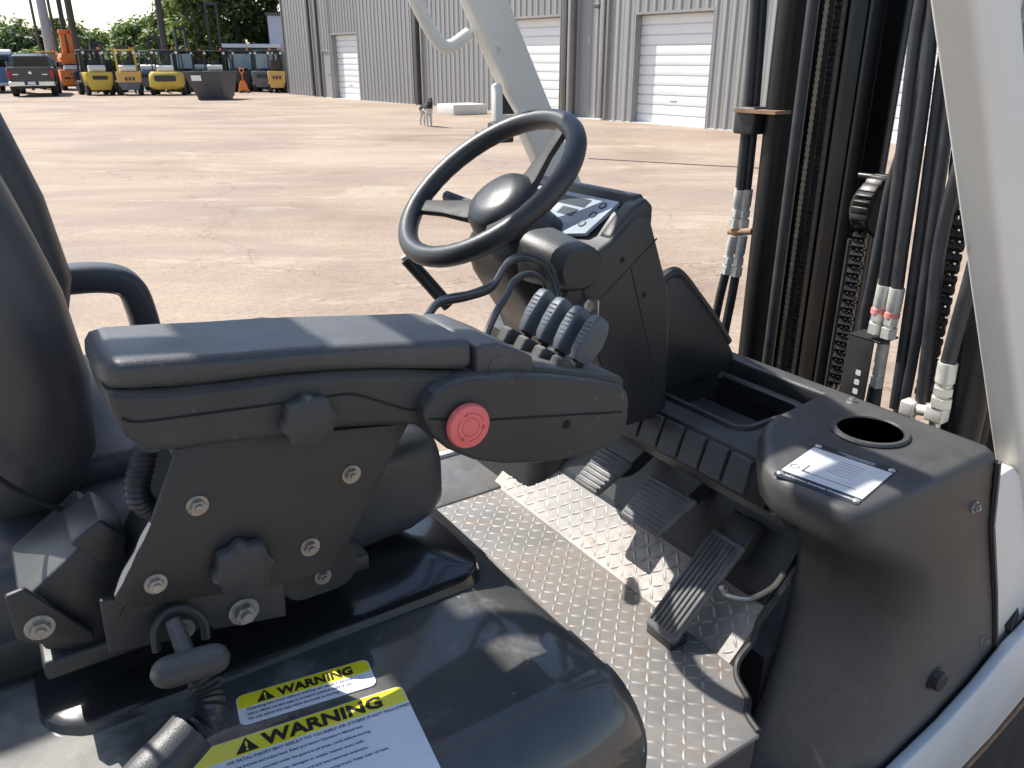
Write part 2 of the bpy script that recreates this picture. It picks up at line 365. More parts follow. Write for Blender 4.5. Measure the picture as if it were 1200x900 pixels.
def tube(bm, pts, r, n=10, smooth=True, per=6, rad=None, sect=None):
    p = smooth_path(pts, per) if smooth else [V(q) for q in pts]
    m = len(p); rs = []
    t0 = (p[1] - p[0]).normalized()
    up = V((0, 0, 1)) if abs(t0.z) < 0.9 else V((0, 1, 0))
    a = t0.cross(up).normalized()
    for i in range(m):
        t = (p[min(i + 1, m - 1)] - p[max(i - 1, 0)]).normalized()
        a = (a - t * a.dot(t)).normalized(); b = t.cross(a)
        rr = rad(i / (m - 1)) if rad else r
        if sect: rs.append([p[i] + a * u + b * w for u, w in sect])
        else: rs.append([p[i] + a * math.cos(2 * math.pi * k / n) * rr + b * math.sin(2 * math.pi * k / n) * rr for k in range(n)])
    rings(bm, rs)
def TU(pts, r, n=10, **k):
    bm = bmn(); tube(bm, pts, r, n, **k); return bm
def corrugated(pts, r, pitch=0.0045, depth=0.0016, n=12):
    p = smooth_path(pts, 30); L = sum((b - a).length for a, b in zip(p, p[1:]))
    # resample evenly, alternate radius
    step = pitch / 2; out = [p[0]]; acc = 0
    for a, b in zip(p, p[1:]):
        d = (b - a).length; pos = step - acc
        while pos < d: out.append(a + (b - a) * (pos / d)); pos += step
        acc = (acc + d) % step
    bm = bmn(); m = len(out)
    tube(bm, out, r, n, smooth=False, rad=lambda u: r - depth * (int(round(u * (m - 1))) % 2))
    return bm
def cyl(bm, p0, p1, r0, r1=None, n=16):
    p0, p1 = V(p0), V(p1); r1 = r0 if r1 is None else r1
    t = (p1 - p0).normalized(); up = V((0, 0, 1)) if abs(t.z) < 0.9 else V((1, 0, 0))
    a = t.cross(up).normalized(); b = t.cross(a)
    rings(bm, [[p + (a * math.cos(2 * math.pi * k / n) + b * math.sin(2 * math.pi * k / n)) * r for k in range(n)] for p, r in ((p0, r0), (p1, r1))])
def CY(p0, p1, r0, r1=None, n=16):
    bm = bmn(); cyl(bm, p0, p1, r0, r1, n); return bm
def lathe(bm, c, axis, prof, n=24):
    """prof: (radius, height along axis)"""
    c = V(c); t = V(axis).normalized(); up = V((0, 0, 1)) if abs(t.z) < 0.9 else V((1, 0, 0))
    a = t.cross(up).normalized(); b = t.cross(a)
    rings(bm, [[c + t * h + (a * math.cos(2 * math.pi * k / n) + b * math.sin(2 * math.pi * k / n)) * max(r, 1e-5) for k in range(n)] for r, h in prof])
def LA(c, axis, prof, n=24):
    bm = bmn(); lathe(bm, c, axis, prof, n); return bm
def frame(o, xd, yd):
    xd = V(xd).normalized(); zd = xd.cross(V(yd)).normalized(); yd = zd.cross(xd)
    m = M((xd, yd, zd)).transposed().to_4x4(); m.translation = V(o); return m
def text_mesh(s, size, mtx, bold=0.0, ax='LEFT', width=1.0, depth=0.0002):
    c = bpy.data.curves.new('text', 'FONT'); c.body = s; c.size = size; c.align_x = ax
    c.offset = bold; c.extrude = depth; c.resolution_u = 2
    o = bpy.data.objects.new('text', c); col.objects.link(o)
    dg = bpy.context.evaluated_depsgraph_get(); me = bpy.data.meshes.new_from_object(o.evaluated_get(dg))
    bpy.data.objects.remove(o); bpy.data.curves.remove(c)
    me.transform(M.Scale(width, 4, (1, 0, 0))); me.transform(mtx)
    return me
def bolt(name, p, axis, r, parent, mat='bolt_metal', washer=True):
    ax = V(axis).normalized(); p = V(p)
    bm = bmn()
    if washer: lathe(bm, p, ax, [(r * 1.0, -0.002), (r * 1.0, 0.0012), (r * 0.96, 0.0018)], 20)
    cyl(bm, p + ax * 0.001, p + ax * (0.001 + r * 0.55), r * 0.68, r * 0.66, 6)
    cyl(bm, p + ax * (r * 0.5), p + ax * (r * 0.95), r * 0.36, r * 0.34, 12)
    return obj(name, bm, mat, parent, angle=30)

# ------------------------------------------------------------------ ground
bm = bmn()
quad(bm, [(-400, -400, 0), (400, -400, 0), (400, 400, 0), (-400, 400, 0)])
g = obj('ground', bm, 'yard_concrete'); g['kind'] = 'structure'

# ================================================================== the fork truck
FT = thing('fork_truck', 'operator compartment of a black and white forklift with armrest levers and pedals', 'forklift', (0.40, 0.94, 0))
CY0 = 0.94     # centre line of the truck

# ---- hood under the seat
HZ = 1.15
hood = obj('hood', LO([(-0.72, 0.40, 1.48, 0.62, HZ - 0.07, 0.07), (-0.66, 0.385, 1.495, 0.62, HZ - 0.015, 0.075), (-0.30, 0.376, 1.504, 0.62, HZ, 0.07),
                       (0.20, 0.376, 1.504, 0.62, HZ, 0.07), (0.33, 0.377, 1.503, 0.62, HZ - 0.001, 0.068), (0.380, 0.382, 1.498, 0.62, HZ - 0.009, 0.066),
                       (0.407, 0.392, 1.488, 0.62, HZ - 0.027, 0.06), (0.422, 0.406, 1.474, 0.62, HZ - 0.055, 0.05), (0.429, 0.419, 1.461, 0.62, HZ - 0.09, 0.042), (0.432, 0.425, 1.455, 0.62, HZ - 0.2, 0.04)], 'x', 8), 'hood_paint', FT, angle=60)
obj('floor_trim', TU([(0.741, 0.511, 0.801), (0.753, 0.541, 0.801), (0.776, 0.561, 0.801), (0.796, 0.599, 0.801), (0.82, 0.618, 0.808), (0.845, 0.617, 0.832), (0.87, 0.627, 0.855), (0.905, 0.628, 0.888)], 0.005, 8), 'rubber', FT)
obj('seat_platform', LO([(HZ - 0.006, -0.045, 0.373, 0.592, 1.288, 0.045), (HZ + 0.007, -0.042, 0.370, 0.595, 1.285, 0.045), (HZ + 0.0105, -0.037, 0.365, 0.600, 1.28, 0.042)], 'z', 6), 'hood_side_paint', hood)
# ---- body below the hood, counterweight, wheels (mostly outside the photograph)
obj('chassis', B((-0.55, 0.46, 0.28), (1.15, 1.42, 0.62)), 'black_metal', FT, bevel=0.02)
obj('counterweight', LO([(0.25, -1.25, -0.66, 0.42, 1.46, 0.16), (0.5, -1.32, -0.60, 0.40, 1.48, 0.2), (0.95, -1.30, -0.60, 0.40, 1.48, 0.2), (1.12, -1.2, -0.64, 0.45, 1.43, 0.16)], 'z', 6), 'guard_white', FT)
def wheel(px, py, r, w, parent=FT, lugs=22):
    s = 1 if py > CY0 else -1
    bm = bmn(); lathe(bm, (px, py - s * w / 2, r), (0, s, 0), [(r * 0.55, 0.0), (r * 0.92, 0.0), (r * 0.99, 0.02), (r * 0.99, w - 0.02), (r * 0.92, w), (r * 0.55, w)], 40)
    for i in range(lugs):
        a = 2 * math.pi * i / lugs
        m = M.Translation((px, py, r)) @ M.Rotation(a, 4, 'Y') @ M.Translation((0, 0, r * 0.975))
        box(bm, (-r * 0.085, -w / 2 - 0.002, 0), (r * 0.085, -0.01, r * 0.06), m @ M.Rotation(R(14), 4, 'Z'))
        m2 = M.Translation((px, py, r)) @ M.Rotation(a + math.pi / lugs, 4, 'Y') @ M.Translation((0, 0, r * 0.975))
        box(bm, (-r * 0.085, 0.01, 0), (r * 0.085, w / 2 + 0.002, r * 0.06), m2 @ M.Rotation(R(-14), 4, 'Z'))
    t = obj('tyre', bm, 'tyre', parent)
    obj('rim', LA((px, py - s * w * 0.4, r), (0, s, 0), [(0.02, w * 0.55), (r * 0.22, w * 0.55), (r * 0.26, w * 0.3), (r * 0.5, w * 0.35), (r * 0.57, w * 0.9), (r * 0.55, 0.0)], 28), 'guard_white', t)
wheel(1.52, 0.565, 0.42, 0.23); wheel(1.52, 1.315, 0.42, 0.23); wheel(-0.62, 0.44, 0.27, 0.18); wheel(-0.62, 1.44, 0.27, 0.18)

# ---- floor and toe board with raised tread
floor_o = obj('floor_plate', PR([(0.36, 0.508), (0.740, 0.508), (0.752, 0.540), (0.775, 0.560), (0.795, 0.598), (0.812, 0.612), (0.812, 1.47), (0.36, 1.47)], 'z', 0.792, 0.80), 'tread_steel', FT, bevel=0.002)
obj('floor_skirt', PR([(0.40, 0.62), (0.73, 0.62), (0.738, 0.792), (0.40, 0.792)], 'y', 0.509, 0.60), 'black_plastic_dusty', FT, bevel=0.006)
obj('entry_step', B((0.46, 0.44, 0.40), (0.90, 0.52, 0.43)), 'black_metal', FT, bevel=0.006)
toe_dir = V((0.19, 0, 0.175)).normalized()
toe = obj('toe_board', PR([(0.803, 0.792), (0.8125, 0.80), (1.0025, 0.975), (1.03, 1.05), (1.04, 1.05), (1.011, 0.969), (0.82, 0.792)], 'y', 0.628, 1.30), 'tread_steel', FT)
def lug_mesh(cells, mtx):
    bm = bmn()
    for i, j in cells:
        a = R(45 if (i + j) % 2 else -45) + R(random.uniform(-3, 3))
        c = mtx @ V((i * 0.019, j * 0.019, 0)); L, w, h = 0.0112, 0.0028, 0.0012
        m = M.Rotation(a, 4, 'Z'); q = mtx.to_3x3()
        base = [(-L, 0, 0), (-L * 0.5, w, 0), (L * 0.5, w, 0), (L, 0, 0), (L * 0.5, -w, 0), (-L * 0.5, -w, 0)]
        top = [(-L * 0.62, 0, h), (0, w * 0.42, h * 1.1), (L * 0.62, 0, h), (0, -w * 0.42, h * 1.1)]
        vb = [bm.verts.new(c + q @ (m @ V(p))) for p in base]; vt = [bm.verts.new(c + q @ (m @ V(p))) for p in top]
        for f in ((vb[0], vb[1], vt[1], vt[0]), (vb[1], vb[2], vt[1]), (vb[2], vb[3], vt[2], vt[1]), (vb[3], vb[4], vt[3], vt[2]), (vb[4], vb[5], vt[3]), (vb[5], vb[0], vt[0], vt[3]), (vt[0], vt[1], vt[2], vt[3])):
            bm.faces.new(f)
    return bm
obj('tread_pattern', lug_mesh([(i, j) for i in range(20) for j in range(50) if not (j < 5 and i > 15) and not (j < 2 and i > 14)], M.Translation((0.440, 0.521, 0.7998))), 'tread_lug', floor_o, kind='stuff')
tm = M((toe_dir, V((0, 1, 0)), toe_dir.cross(V((0, 1, 0))))).transposed().to_4x4(); tm.translation = (0.8125 + 0.0085, 0.64, 0.80 + 0.0078)
obj('tread_pattern', lug_mesh([(i, j) for i in range(13) for j in range(34)], tm), 'tread_lug', toe, kind='stuff')
obj('footwell_panel', B((0.865, 0.606, 0.60), (1.10, 1.30, 0.80)), 'black_plastic', FT)
# left entry ledge
obj('floor_ledge', PR([(0.43, 0.77), (0.93, 0.77), (0.93, 0.803), (0.43, 0.803)], 'y', 1.27, 1.46), 'black_plastic_dusty', FT, bevel=0.006)
obj('floor_edge_strip', B((0.43, 1.455, 0.70), (0.95, 1.475, 0.812)), 'fender_white', FT, bevel=0.004)
obj('toe_shade_panel', PR([(0.885, 0.870), (0.890, 0.880), (0.962, 0.965), (0.99, 1.07), (1.05, 1.07), (1.05, 0.96)], 'y', 0.632, 1.30), 'black_plastic', FT)  # black sheet over the toe board, its lower part standing for cast shadow

# ---- cowl: right pod and leg
def fillet(poly, r, k=6):
    out = []; n = len(poly)
    for i in range(n):
        p, a, b = V(poly[i]), V(poly[i - 1]), V(poly[(i + 1) % n]); rr = r[i] if isinstance(r, (list, tuple)) else r
        d1, d2 = (a - p), (b - p); t1 = min(rr, d1.length * 0.45); t2 = min(rr, d2.length * 0.45); d1.normalize(); d2.normalize()
        q0, q1 = p + d1 * t1, p + d2 * t2
        for j in range(k + 1):
            u = j / k; out.append(tuple((1 - u) ** 2 * q0 + 2 * u * (1 - u) * p + u * u * q1))
    return out
bm = bmn()
# z, front x, outer y, outer rear x, its radius, inner rear (x, y), its radius, step (x, y), front inner y
rings(bm, [[(x, y, z) for x, y in fillet([(xf, yo), (xo, yo), (xi, yi), (xm, ym), (xf, yf)], [0.02, ro, ri, 0.04, 0.03])] for z, xf, yo, xo, ro, xi, yi, ri, xm, ym, yf in (
    (0.52, 1.33, .45, .895, .04, .785, .60, .03, .95, .66, .66), (0.60, 1.32, .45, .915, .04, .812, .60, .03, .96, .66, .66), (0.69, 1.288, .45, .938, .04, .843, .60, .03, .97, .66, .66), (0.76, 1.262, .45, .955, .045, .866, .60, .03, .98, .66, .66),
    (0.82, 1.238, .45, .966, .05, .887, .60, .03, .98, .66, .66), (0.88, 1.21, .45, .968, .055, .905, .602, .03, .98, .66, .66), (0.94, 1.18, .45, .956, .06, .914, .605, .03, .98, .66, .66), (0.99, 1.155, .45, .932, .06, .906, .606, .03, .97, .66, .66),
    (1.03, 1.138, .45, .898, .06, .880, .606, .035, .95, .66, .67), (1.06, 1.125, .45, .858, .06, .842, .603, .04, .93, .675, .69), (1.085, 1.115, .45, .815, .055, .804, .60, .045, .91, .688, .71), (1.105, 1.108, .45, .789, .05, .786, .597, .05, .905, .694, .72),
    (1.135, 1.105, .45, .780, .045, .779, .597, .05, .90, .698, .725), (1.149, 1.102, .4535, .783, .042, .782, .594, .047, .902, .695, .722), (1.1545, 1.098, .4595, .789, .038, .788, .588, .042, .906, .689, .716), (1.1555, 1.09, .466, .796, .034, .795, .581, .036, .912, .682, .70))])
cowl = obj('cowl', bm, 'cowl_plastic', FT, angle=60)
# cup holder: raised ring and a flat black disc painted for the shade of its well
cup = obj('cup_holder', LA((1.0, 0.583, 1.155), (0, 0, 1), [(0.0445, -0.002), (0.053, -0.002), (0.0535, 0.003), (0.051, 0.006), (0.046, 0.0065), (0.0438, 0.004), (0.043, -0.002)], 40), 'black_plastic', cowl)
obj('cup_well_shade', LA((1.0, 0.583, 1.1595), (0, 0, 1), [(0.0, 0.0), (0.0435, 0.0)], 40), 'hole_black', cowl)
for p in ((1.062, 0.45, 1.079), (1.205, 0.45, 0.786)): bolt('bolt', p, (0, -1, 0), 0.009, cowl)
obj('side_knob', LA((1.067, 0.451, 0.778), (0, -1, 0), [(0.019, 0), (0.019, 0.004), (0.0155, 0.0045), (0.0155, 0.014), (0.013, 0.016), (0.0, 0.016)], 28), 'black_plastic', cowl)
obj('side_flange', TU([(1.094, 0.4485, 1.14), (1.124, 0.4485, 1.03), (1.197, 0.4485, 0.88), (1.276, 0.4485, 0.70), (1.20, 0.4485, 0.685), (1.06, 0.4485, 0.645)], 0.005, 6, smooth=False), 'black_plastic', cowl)
bolt('bolt', (1.075, 0.665, 1.155), (0, 0, 1), 0.009, cowl)
# tray between pod and steering tower
bm = bmn()
for lo, hi in (((0.872, 0.685, 1.06), (0.925, 1.25, 1.113)), ((1.075, 0.685, 1.04), (1.135, 1.25, 1.113)), ((0.925, 0.685, 1.05), (1.075, 0.748, 1.113)), ((0.925, 0.945, 1.05), (1.075, 1.25, 1.113))):
    box(bm, lo, hi)
tray = obj('cowl_tray', bm, 'black_plastic', FT)
obj('pocket_bezel', (lambda bm: (rings(bm, [[(x, y, z) for x, y in rr2(0.925 - e, 1.075 + e, 0.748 - e, 0.945 + e, 0.022 + e)] for e, z in ((-0.004, 1.09), (-0.004, 1.1155), (0.0, 1.119), (0.008, 1.119), (0.012, 1.112))], cap=False), bm)[1])(bmn()), 'black_plastic', tray)
obj('pocket', (lambda bm: (rings(bm, [[(x, y, z) for x, y in rr2(0.925 + e, 1.075 - e, 0.748 + e, 0.945 - e, 0.02)] for e, z in ((0.0, 1.113), (0.004, 1.00), (0.012, 0.99))], cap=False), bm.faces.new([bm.verts.new((x, y, 0.99)) for x, y in rr2(0.937, 1.063, 0.76, 0.933, 0.02)]), bm)[2])(bmn()), 'hole_black', tray)
obj('rear_rim', PR([(1.09, 1.10), (1.097, 1.143), (1.13, 1.143), (1.14, 1.10)], 'y', 0.69, 1.25), 'black_plastic', tray, bevel=0.006)
bolt('screw', (1.076, 0.93, 1.1135), (0, 0, 1), 0.007, tray)
# switch strip: six blanked rocker switches on a sloping face
sx0, sz0, sx1, sz1 = 0.872, 1.1135, 0.850, 1.052
strip = obj('switch_strip', PR([(sx0, sz0), (sx1, sz1), (0.875, 1.045), (0.90, 1.06), (0.90, 1.112)], 'y', 0.635, 0.965), 'black_plastic', FT, bevel=0.002)
sw_n = V((-(sz0 - sz1), 0, (sx0 - sx1))).normalized(); sw_u = V((sx0 - sx1, 0, sz0 - sz1)).normalized()
sw0 = None
for i in range(6):
    yc = 0.925 - i * 0.0465
    m = frame(V(((sx0 + sx1) / 2, yc, (sz0 + sz1) / 2)), (0, -1, 0), sw_u)
    if sw0 is None:
        bm = bmn(); loft(bm, [(-0.004, -0.0205, 0.0205, -0.026, 0.026, 0.003), (0.004, -0.0205, 0.0205, -0.026, 0.026, 0.003), (0.006, -0.019, 0.019, -0.0245, 0.0245, 0.003)], 'z', 2)
        o = obj('switch', bm, 'pad_vinyl', strip); sw0 = o
    else:
        o = sw0.copy(); col.objects.link(o); o.parent = strip
    o.matrix_basis = m
bolt('screw', (0.866, 0.955, 1.095), sw_n, 0.006, strip)
# kick panel below the strip
kick = obj('kick_panel', PR([(0.852, 1.052), (0.872, 1.052), (0.985, 1.0), (1.0, 0.955), (0.99, 0.955), (0.965, 0.985), (0.86, 1.035)], 'y', 0.60, 1.25), 'black_plastic', FT)
# left leg of the cowl
obj('cowl_leg', LO([(0.79, 0.83, 1.15, 1.155, 1.46, 0.06), (0.84, 0.84, 1.15, 1.16, 1.46, 0.07), (0.95, 0.86, 1.15, 1.15, 1.45, 0.08), (1.05, 0.865, 1.14, 1.13, 1.45, 0.07), (1.12, 0.872, 1.13, 1.10, 1.45, 0.05)], 'z', 6), 'black_plastic', FT)
# storage bin ahead of the tower: curved right wall and far wall
wall_prof = [(0.875, 1.115), (0.885, 1.22), (0.905, 1.305), (0.930, 1.322), (0.958, 1.314), (1.00, 1.272), (1.045, 1.225), (1.085, 1.178), (1.105, 1.15), (1.105, 1.115)]
bin_o = obj('storage_bin', PR(wall_prof, 'y', 0.930, 0.946), 'black_plastic', FT, bevel=0.005, seg=3)
obj('far_wall', PR(wall_prof, 'y', 1.225, 1.24), 'black_plastic', bin_o, bevel=0.005)
obj('front_wall', PR([(1.085, 1.115), (1.105, 1.115), (1.105, 1.15), (1.045, 1.226), (0.96, 1.316), (0.95, 1.306), (1.035, 1.216), (1.085, 1.15)], 'y', 0.944, 1.227), 'black_plastic', bin_o)
obj('rim', TU([(0.905, 0.938, 1.309), (0.935, 0.938, 1.323), (0.96, 0.938, 1.314), (1.0, 0.938, 1.274), (1.045, 0.938, 1.227), (1.09, 0.938, 1.174)], 0.010, 8), 'black_plastic', bin_o)

# ---- steering tower
tower = obj('dash_console', PR([(0.70, 1.345), (0.735, 1.24), (0.785, 1.12), (0.80, 1.10), (0.89, 1.10), (0.884, 1.24), (0.877, 1.311), (0.828, 1.431), (0.812, 1.444), (0.795, 1.443), (0.757, 1.408), (0.725, 1.396)], 'y', 0.876, 1.165), 'black_plastic', FT, bevel=0.010, seg=3)
dn = V((-(1.446 - 1.411), 0, (0.812 - 0.757))).normalized()
# display hood sides and panel
obj('display_hood', PR([(0.757, 1.410), (0.800, 1.452), (0.822, 1.463), (0.838, 1.450), (0.838, 1.42), (0.76, 1.39)], 'y', 0.885, 0.915), 'black_plastic', tower, bevel=0.006)
obj('display_hood', PR([(0.757, 1.410), (0.800, 1.452), (0.822, 1.463), (0.838, 1.450), (0.838, 1.42), (0.76, 1.39)], 'y', 1.130, 1.16), 'black_plastic', tower, bevel=0.006)
obj('display_visor', PR([(0.806, 1.44), (0.812, 1.464), (0.828, 1.466), (0.840, 1.448), (0.838, 1.42)], 'y', 0.90, 1.16), 'black_plastic', tower, bevel=0.004)
dm = frame((0.736, 0.930, 1.4045), (0, 1, 0), (-(0.812 - 0.757), 0, -(1.446 - 1.411)))   # x along truck left, y down the slope
du = V((0.812 - 0.745, 0, 1.450 - 1.408)).normalized()
dm = frame(V((0.742, 0.925, 1.4115)), (0, 1, 0), -du); 
disp = obj('instrument_display', PR([(0, 0), (0.04, 0.012), (0.205, 0.012), (0.205, -0.075), (0, -0.075)], 'z', -0.004, 0.0015), 'display_film', FT)
for v in disp.data.vertices: v.co = dm @ v.co
disp.data.update()
def on_disp(name, x0, x1, y0, y1, mat, z=0.0022):
    bm = bmn(); box(bm, (x0, y0, 0.0005), (x1, y1, z), dm); return obj(name, bm, mat, disp)
on_disp('screen', 0.055, 0.20, -0.066, -0.048, 'display_glass'); on_disp('screen', 0.062, 0.10, -0.042, -0.026, 'display_glass')
on_disp('silver_band', 0.105, 0.205, -0.044, -0.030, 'plate_alu')
for bx, by in ((0.022, -0.060), (0.022, -0.038), (0.024, -0.016)):
    bm = bmn(); lathe(bm, dm @ V((bx, by, 0.001)), dm.to_3x3() @ V((0, 0, 1)), [(0.0045, 0), (0.0045, 0.0016), (0.0065, 0.0018), (0.0065, 0.0)], 18); obj('button', bm, 'ink', disp)
    bm = bmn(); lathe(bm, dm @ V((bx, by, 0.001)), dm.to_3x3() @ V((0, 0, 1)), [(0.0, 0.001), (0.0043, 0.0011)], 18); obj('button_face', bm, 'display_film', disp)
# seams, screws, key on the right face
def seam(pts, y, parent, r=0.0013): return obj('seam', TU([(a, y, b) for a, b in pts], r, 5, smooth=False), 'hole_black', parent)
seam([(0.735, 1.326), (0.84, 1.402)], 0.8765, tower); seam([(0.79, 1.366), (0.842, 1.22), (0.86, 1.11)], 0.8765, tower)
bolt('screw', (0.775, 0.8765, 1.378), (0, -1, 0), 0.005, tower, 'black_metal'); bolt('screw', (0.822, 0.8765, 1.318), (0, -1, 0), 0.0045, tower, 'black_metal')
# column shroud along the wheel axis
AX = V((-0.61, 0.0, 0.79)).normalized()
W0 = V((0.657, 1.057, 1.473))
side = V((0, 1, 0)); fwd = side.cross(AX).normalized()      # pointing forward-up in the wheel plane
def axis_loft(bm, secs, k=5, yo=0.0):
    rs = []
    for h, w, f0, f1, r in secs:
        rs.append([W0 + AX * h + side * (a + yo) + fwd * b for a, b in rr2(-w, w, f0, f1, r, k)])
    rings(bm, rs)
bm = bmn(); axis_loft(bm, [(-0.060, 0.055, -0.06, 0.040, 0.045), (-0.080, 0.085, -0.075, 0.042, 0.05), (-0.12, 0.098, -0.085, 0.050, 0.05), (-0.20, 0.10, -0.09, 0.09, 0.045), (-0.32, 0.105, -0.085, 0.15, 0.04), (-0.44, 0.105, -0.06, 0.15, 0.035)])
shroud = obj('column_shroud', bm, 'black_plastic', FT, angle=50)
obj('ignition_housing', LO([(0.862, 0.655, 0.722, 1.352, 1.405, 0.026), (0.868, 0.650, 0.727, 1.347, 1.41, 0.03), (0.96, 0.645, 0.73, 1.34, 1.42, 0.03)], 'y', 5), 'black_plastic', shroud)
obj('key_recess', LA((0.715, 0.93, 1.315), (0, -1, 0), [(0.05, 0), (0.05, 0.045), (0.046, 0.05), (0.0, 0.05)], 32), 'black_plastic', shroud)
obj('key_barrel', LA((0.715, 0.881, 1.318), (0, -1, 0), [(0.0105, 0), (0.0105, 0.006), (0.008, 0.008), (0.0, 0.008)], 20), 'zinc', shroud)
obj('key', B((0.7138, 0.855, 1.306), (0.7162, 0.874, 1.331)), 'zinc', shroud, bevel=0.001)
obj('tilt_lever', TU([(0.655, 1.19, 1.25), (0.62, 1.21, 1.30), (0.595, 1.225, 1.335)], 0.012, 10), 'cable_black', FT)
obj('lever_cap', CY((0.598, 1.223, 1.331), (0.592, 1.226, 1.341), 0.010, 0.009, 12), 'zinc', FT)
obj('direction_lever', TU([W0 - AX * 0.06 + side * 0.04, W0 - AX * 0.045 + side * 0.10 - fwd * 0.01, W0 - AX * 0.035 + side * 0.15 - fwd * 0.015], 0.007, 8, rad=lambda u: 0.006 + 0.004 * u), 'lever_plastic', FT)

# ---- steering wheel: rim, spokes, hub
bm = bmn(); NR, nr, RW, rw = 72, 14, 0.1495, 0.0158
rs = []
for i in range(NR):
    a = 2 * math.pi * i / NR; c = math.cos(a) * side + math.sin(a) * fwd
    for_ = []
    for k in range(nr):
        t = 2 * math.pi * k / nr
        rr = rw * (1 - 0.06 * max(0.0, math.cos(t - math.pi)) * (1 if i % 2 else 0))
        for_.append(W0 + c * (RW + rr * math.cos(t)) + AX * rr * 1.02 * math.sin(t))
    rs.append(for_)
vv = [[bm.verts.new(p) for p in r] for r in rs]
for i in range(NR):
    for k in range(nr):
        bm.faces.new((vv[i][k], vv[(i + 1) % NR][k], vv[(i + 1) % NR][(k + 1) % nr], vv[i][(k + 1) % nr]))
swheel = obj('steering_wheel', bm, 'wheel_rubber', FT)
def wdir(a): return math.cos(R(a)) * side + math.sin(R(a)) * fwd
for a in (-30, 90 + 18, 220):
    c = wdir(a); tng = AX.cross(c)
    bm = bmn(); rs = []
    for u, hw, ht, dz in ((0.03, 0.026, 0.007, -0.040), (0.06, 0.022, 0.007, -0.036), (0.10, 0.0155, 0.006, -0.018), (0.142, 0.0135, 0.006, -0.002)):
        p = W0 + c * u + AX * dz
        rs.append([p + tng * x + AX * y for x, y in rr2(-hw, hw, -ht, ht, 0.004, 2)])
    rings(bm, rs); obj('spoke', bm, 'rubber', swheel)
obj('hub', LA(W0 - AX * 0.075, AX, [(0.058, 0.0), (0.060, 0.012), (0.060, 0.030), (0.057, 0.046), (0.048, 0.056), (0.03, 0.0605), (0.0, 0.062)], 36), 'wheel_rubber', swheel, angle=60)

# ---- control cables looping from the armrest to the column
obj('control_cable', TU([(0.339,0.660,1.421),(0.365,0.684,1.425),(0.408,0.705,1.419),(0.463,0.743,1.412),(0.514,0.791,1.421),(0.553,0.816,1.420),(0.582,0.817,1.409),(0.591,0.804,1.393),(0.591,0.791,1.368)], 0.0042, 8), 'cable_black', FT)
obj('control_cable', TU([(0.345,0.669,1.419),(0.378,0.700,1.423),(0.424,0.720,1.418),(0.479,0.759,1.414),(0.529,0.807,1.422),(0.570,0.830,1.420),(0.602,0.829,1.406),(0.613,0.826,1.389),(0.612,0.811,1.358)], 0.0036, 8), 'cable_black', FT)
obj('control_cable', TU([(0.394,0.647,1.388),(0.413,0.665,1.398),(0.439,0.690,1.405),(0.465,0.714,1.410),(0.497,0.747,1.414),(0.528,0.765,1.415),(0.552,0.770,1.404),(0.562,0.769,1.389),(0.562,0.759,1.368)], 0.0042, 8), 'cable_black', FT)

# ---- pedals
def pedal(name, x0, x1, z0, z1, y0, y1, taper, n):
    """a rubber pad from (x0,z0) up to (x1,z1) between y0 and y1, ribs across it"""
    u = V((x1 - x0, 0, z1 - z0)); L = u.length; u.normalize(); m = frame(V((x0, (y0 + y1) / 2, z0)), (0, -1, 0), u)
    w = (y1 - y0) / 2
    def hw(t): return w * (taper + (1 - taper) * t)
    bm = bmn(); prism(bm, [(-hw(0), 0), (hw(0), 0), (hw(1), L), (-hw(1), L)], 'z', -0.014, 0.0)
    for v in bm.verts: v.co = m @ v.co
    p = obj(name, bm, 'pedal_rubber', FT, bevel=0.005, seg=3)
    return p, m, hw, L
def ribs_across(p, m, hw, L, n, lo=0.1, hi=0.92):
    for i in range(n):
        t = lo + (hi - lo) * i / (n - 1)
        bm = bmn(); box(bm, (-hw(t) * 0.90, t * L - L / n * 0.24, -0.0005), (hw(t) * 0.90, t * L + L / n * 0.24, 0.0028), m); obj('rib', bm, 'pedal_rubber', p, bevel=0.0008, seg=1)
p = pedal('inching_pedal', 0.790, 0.862, 0.955, 1.000, 0.925, 1.003, 0.8, 7); ribs_across(*p, 8)
obj('pedal_arm', TU([(0.84, 0.965, 0.97), (0.90, 0.965, 0.955), (0.98, 0.965, 1.0)], 0.010, 8), 'black_metal', p[0])
p = pedal('brake_pedal', 0.795, 0.872, 0.945, 0.992, 0.778, 0.885, 0.82, 8); ribs_across(*p, 9)
obj('pedal_arm', TU([(0.85, 0.83, 0.955), (0.91, 0.83, 0.945), (0.99, 0.83, 0.99)], 0.011, 8), 'black_metal', p[0])
p = pedal('accelerator_pedal', 0.752, 0.893, 0.818, 0.945, 0.690, 0.757, 0.92, 10)
pm, phw, pL = p[1], p[2], p[3]
for i in range(7):
    x = -0.026 + i * 0.00867
    bm = bmn(); box(bm, (x - 0.0026, 0.012, -0.0005), (x + 0.0026, pL - 0.010, 0.0026), pm); obj('rib', bm, 'pedal_rubber', p[0], bevel=0.0008, seg=1)
obj('pedal_hinge', B((0.755, 0.695, 0.798), (0.79, 0.752, 0.818)), 'black_metal', p[0], bevel=0.003)
obj('pedal_bracket', PR([(0.885, 0.925), (0.93, 0.97), (0.95, 0.955), (0.905, 0.90)], 'y', 0.692, 0.748), 'black_metal', p[0], bevel=0.003)
obj('brake_rod', TU([(0.839,0.682,0.894),(0.851,0.679,0.877),(0.881,0.657,0.872),(0.890,0.628,0.906),(0.894,0.615,0.938)], 0.0042, 8), 'zinc', FT)

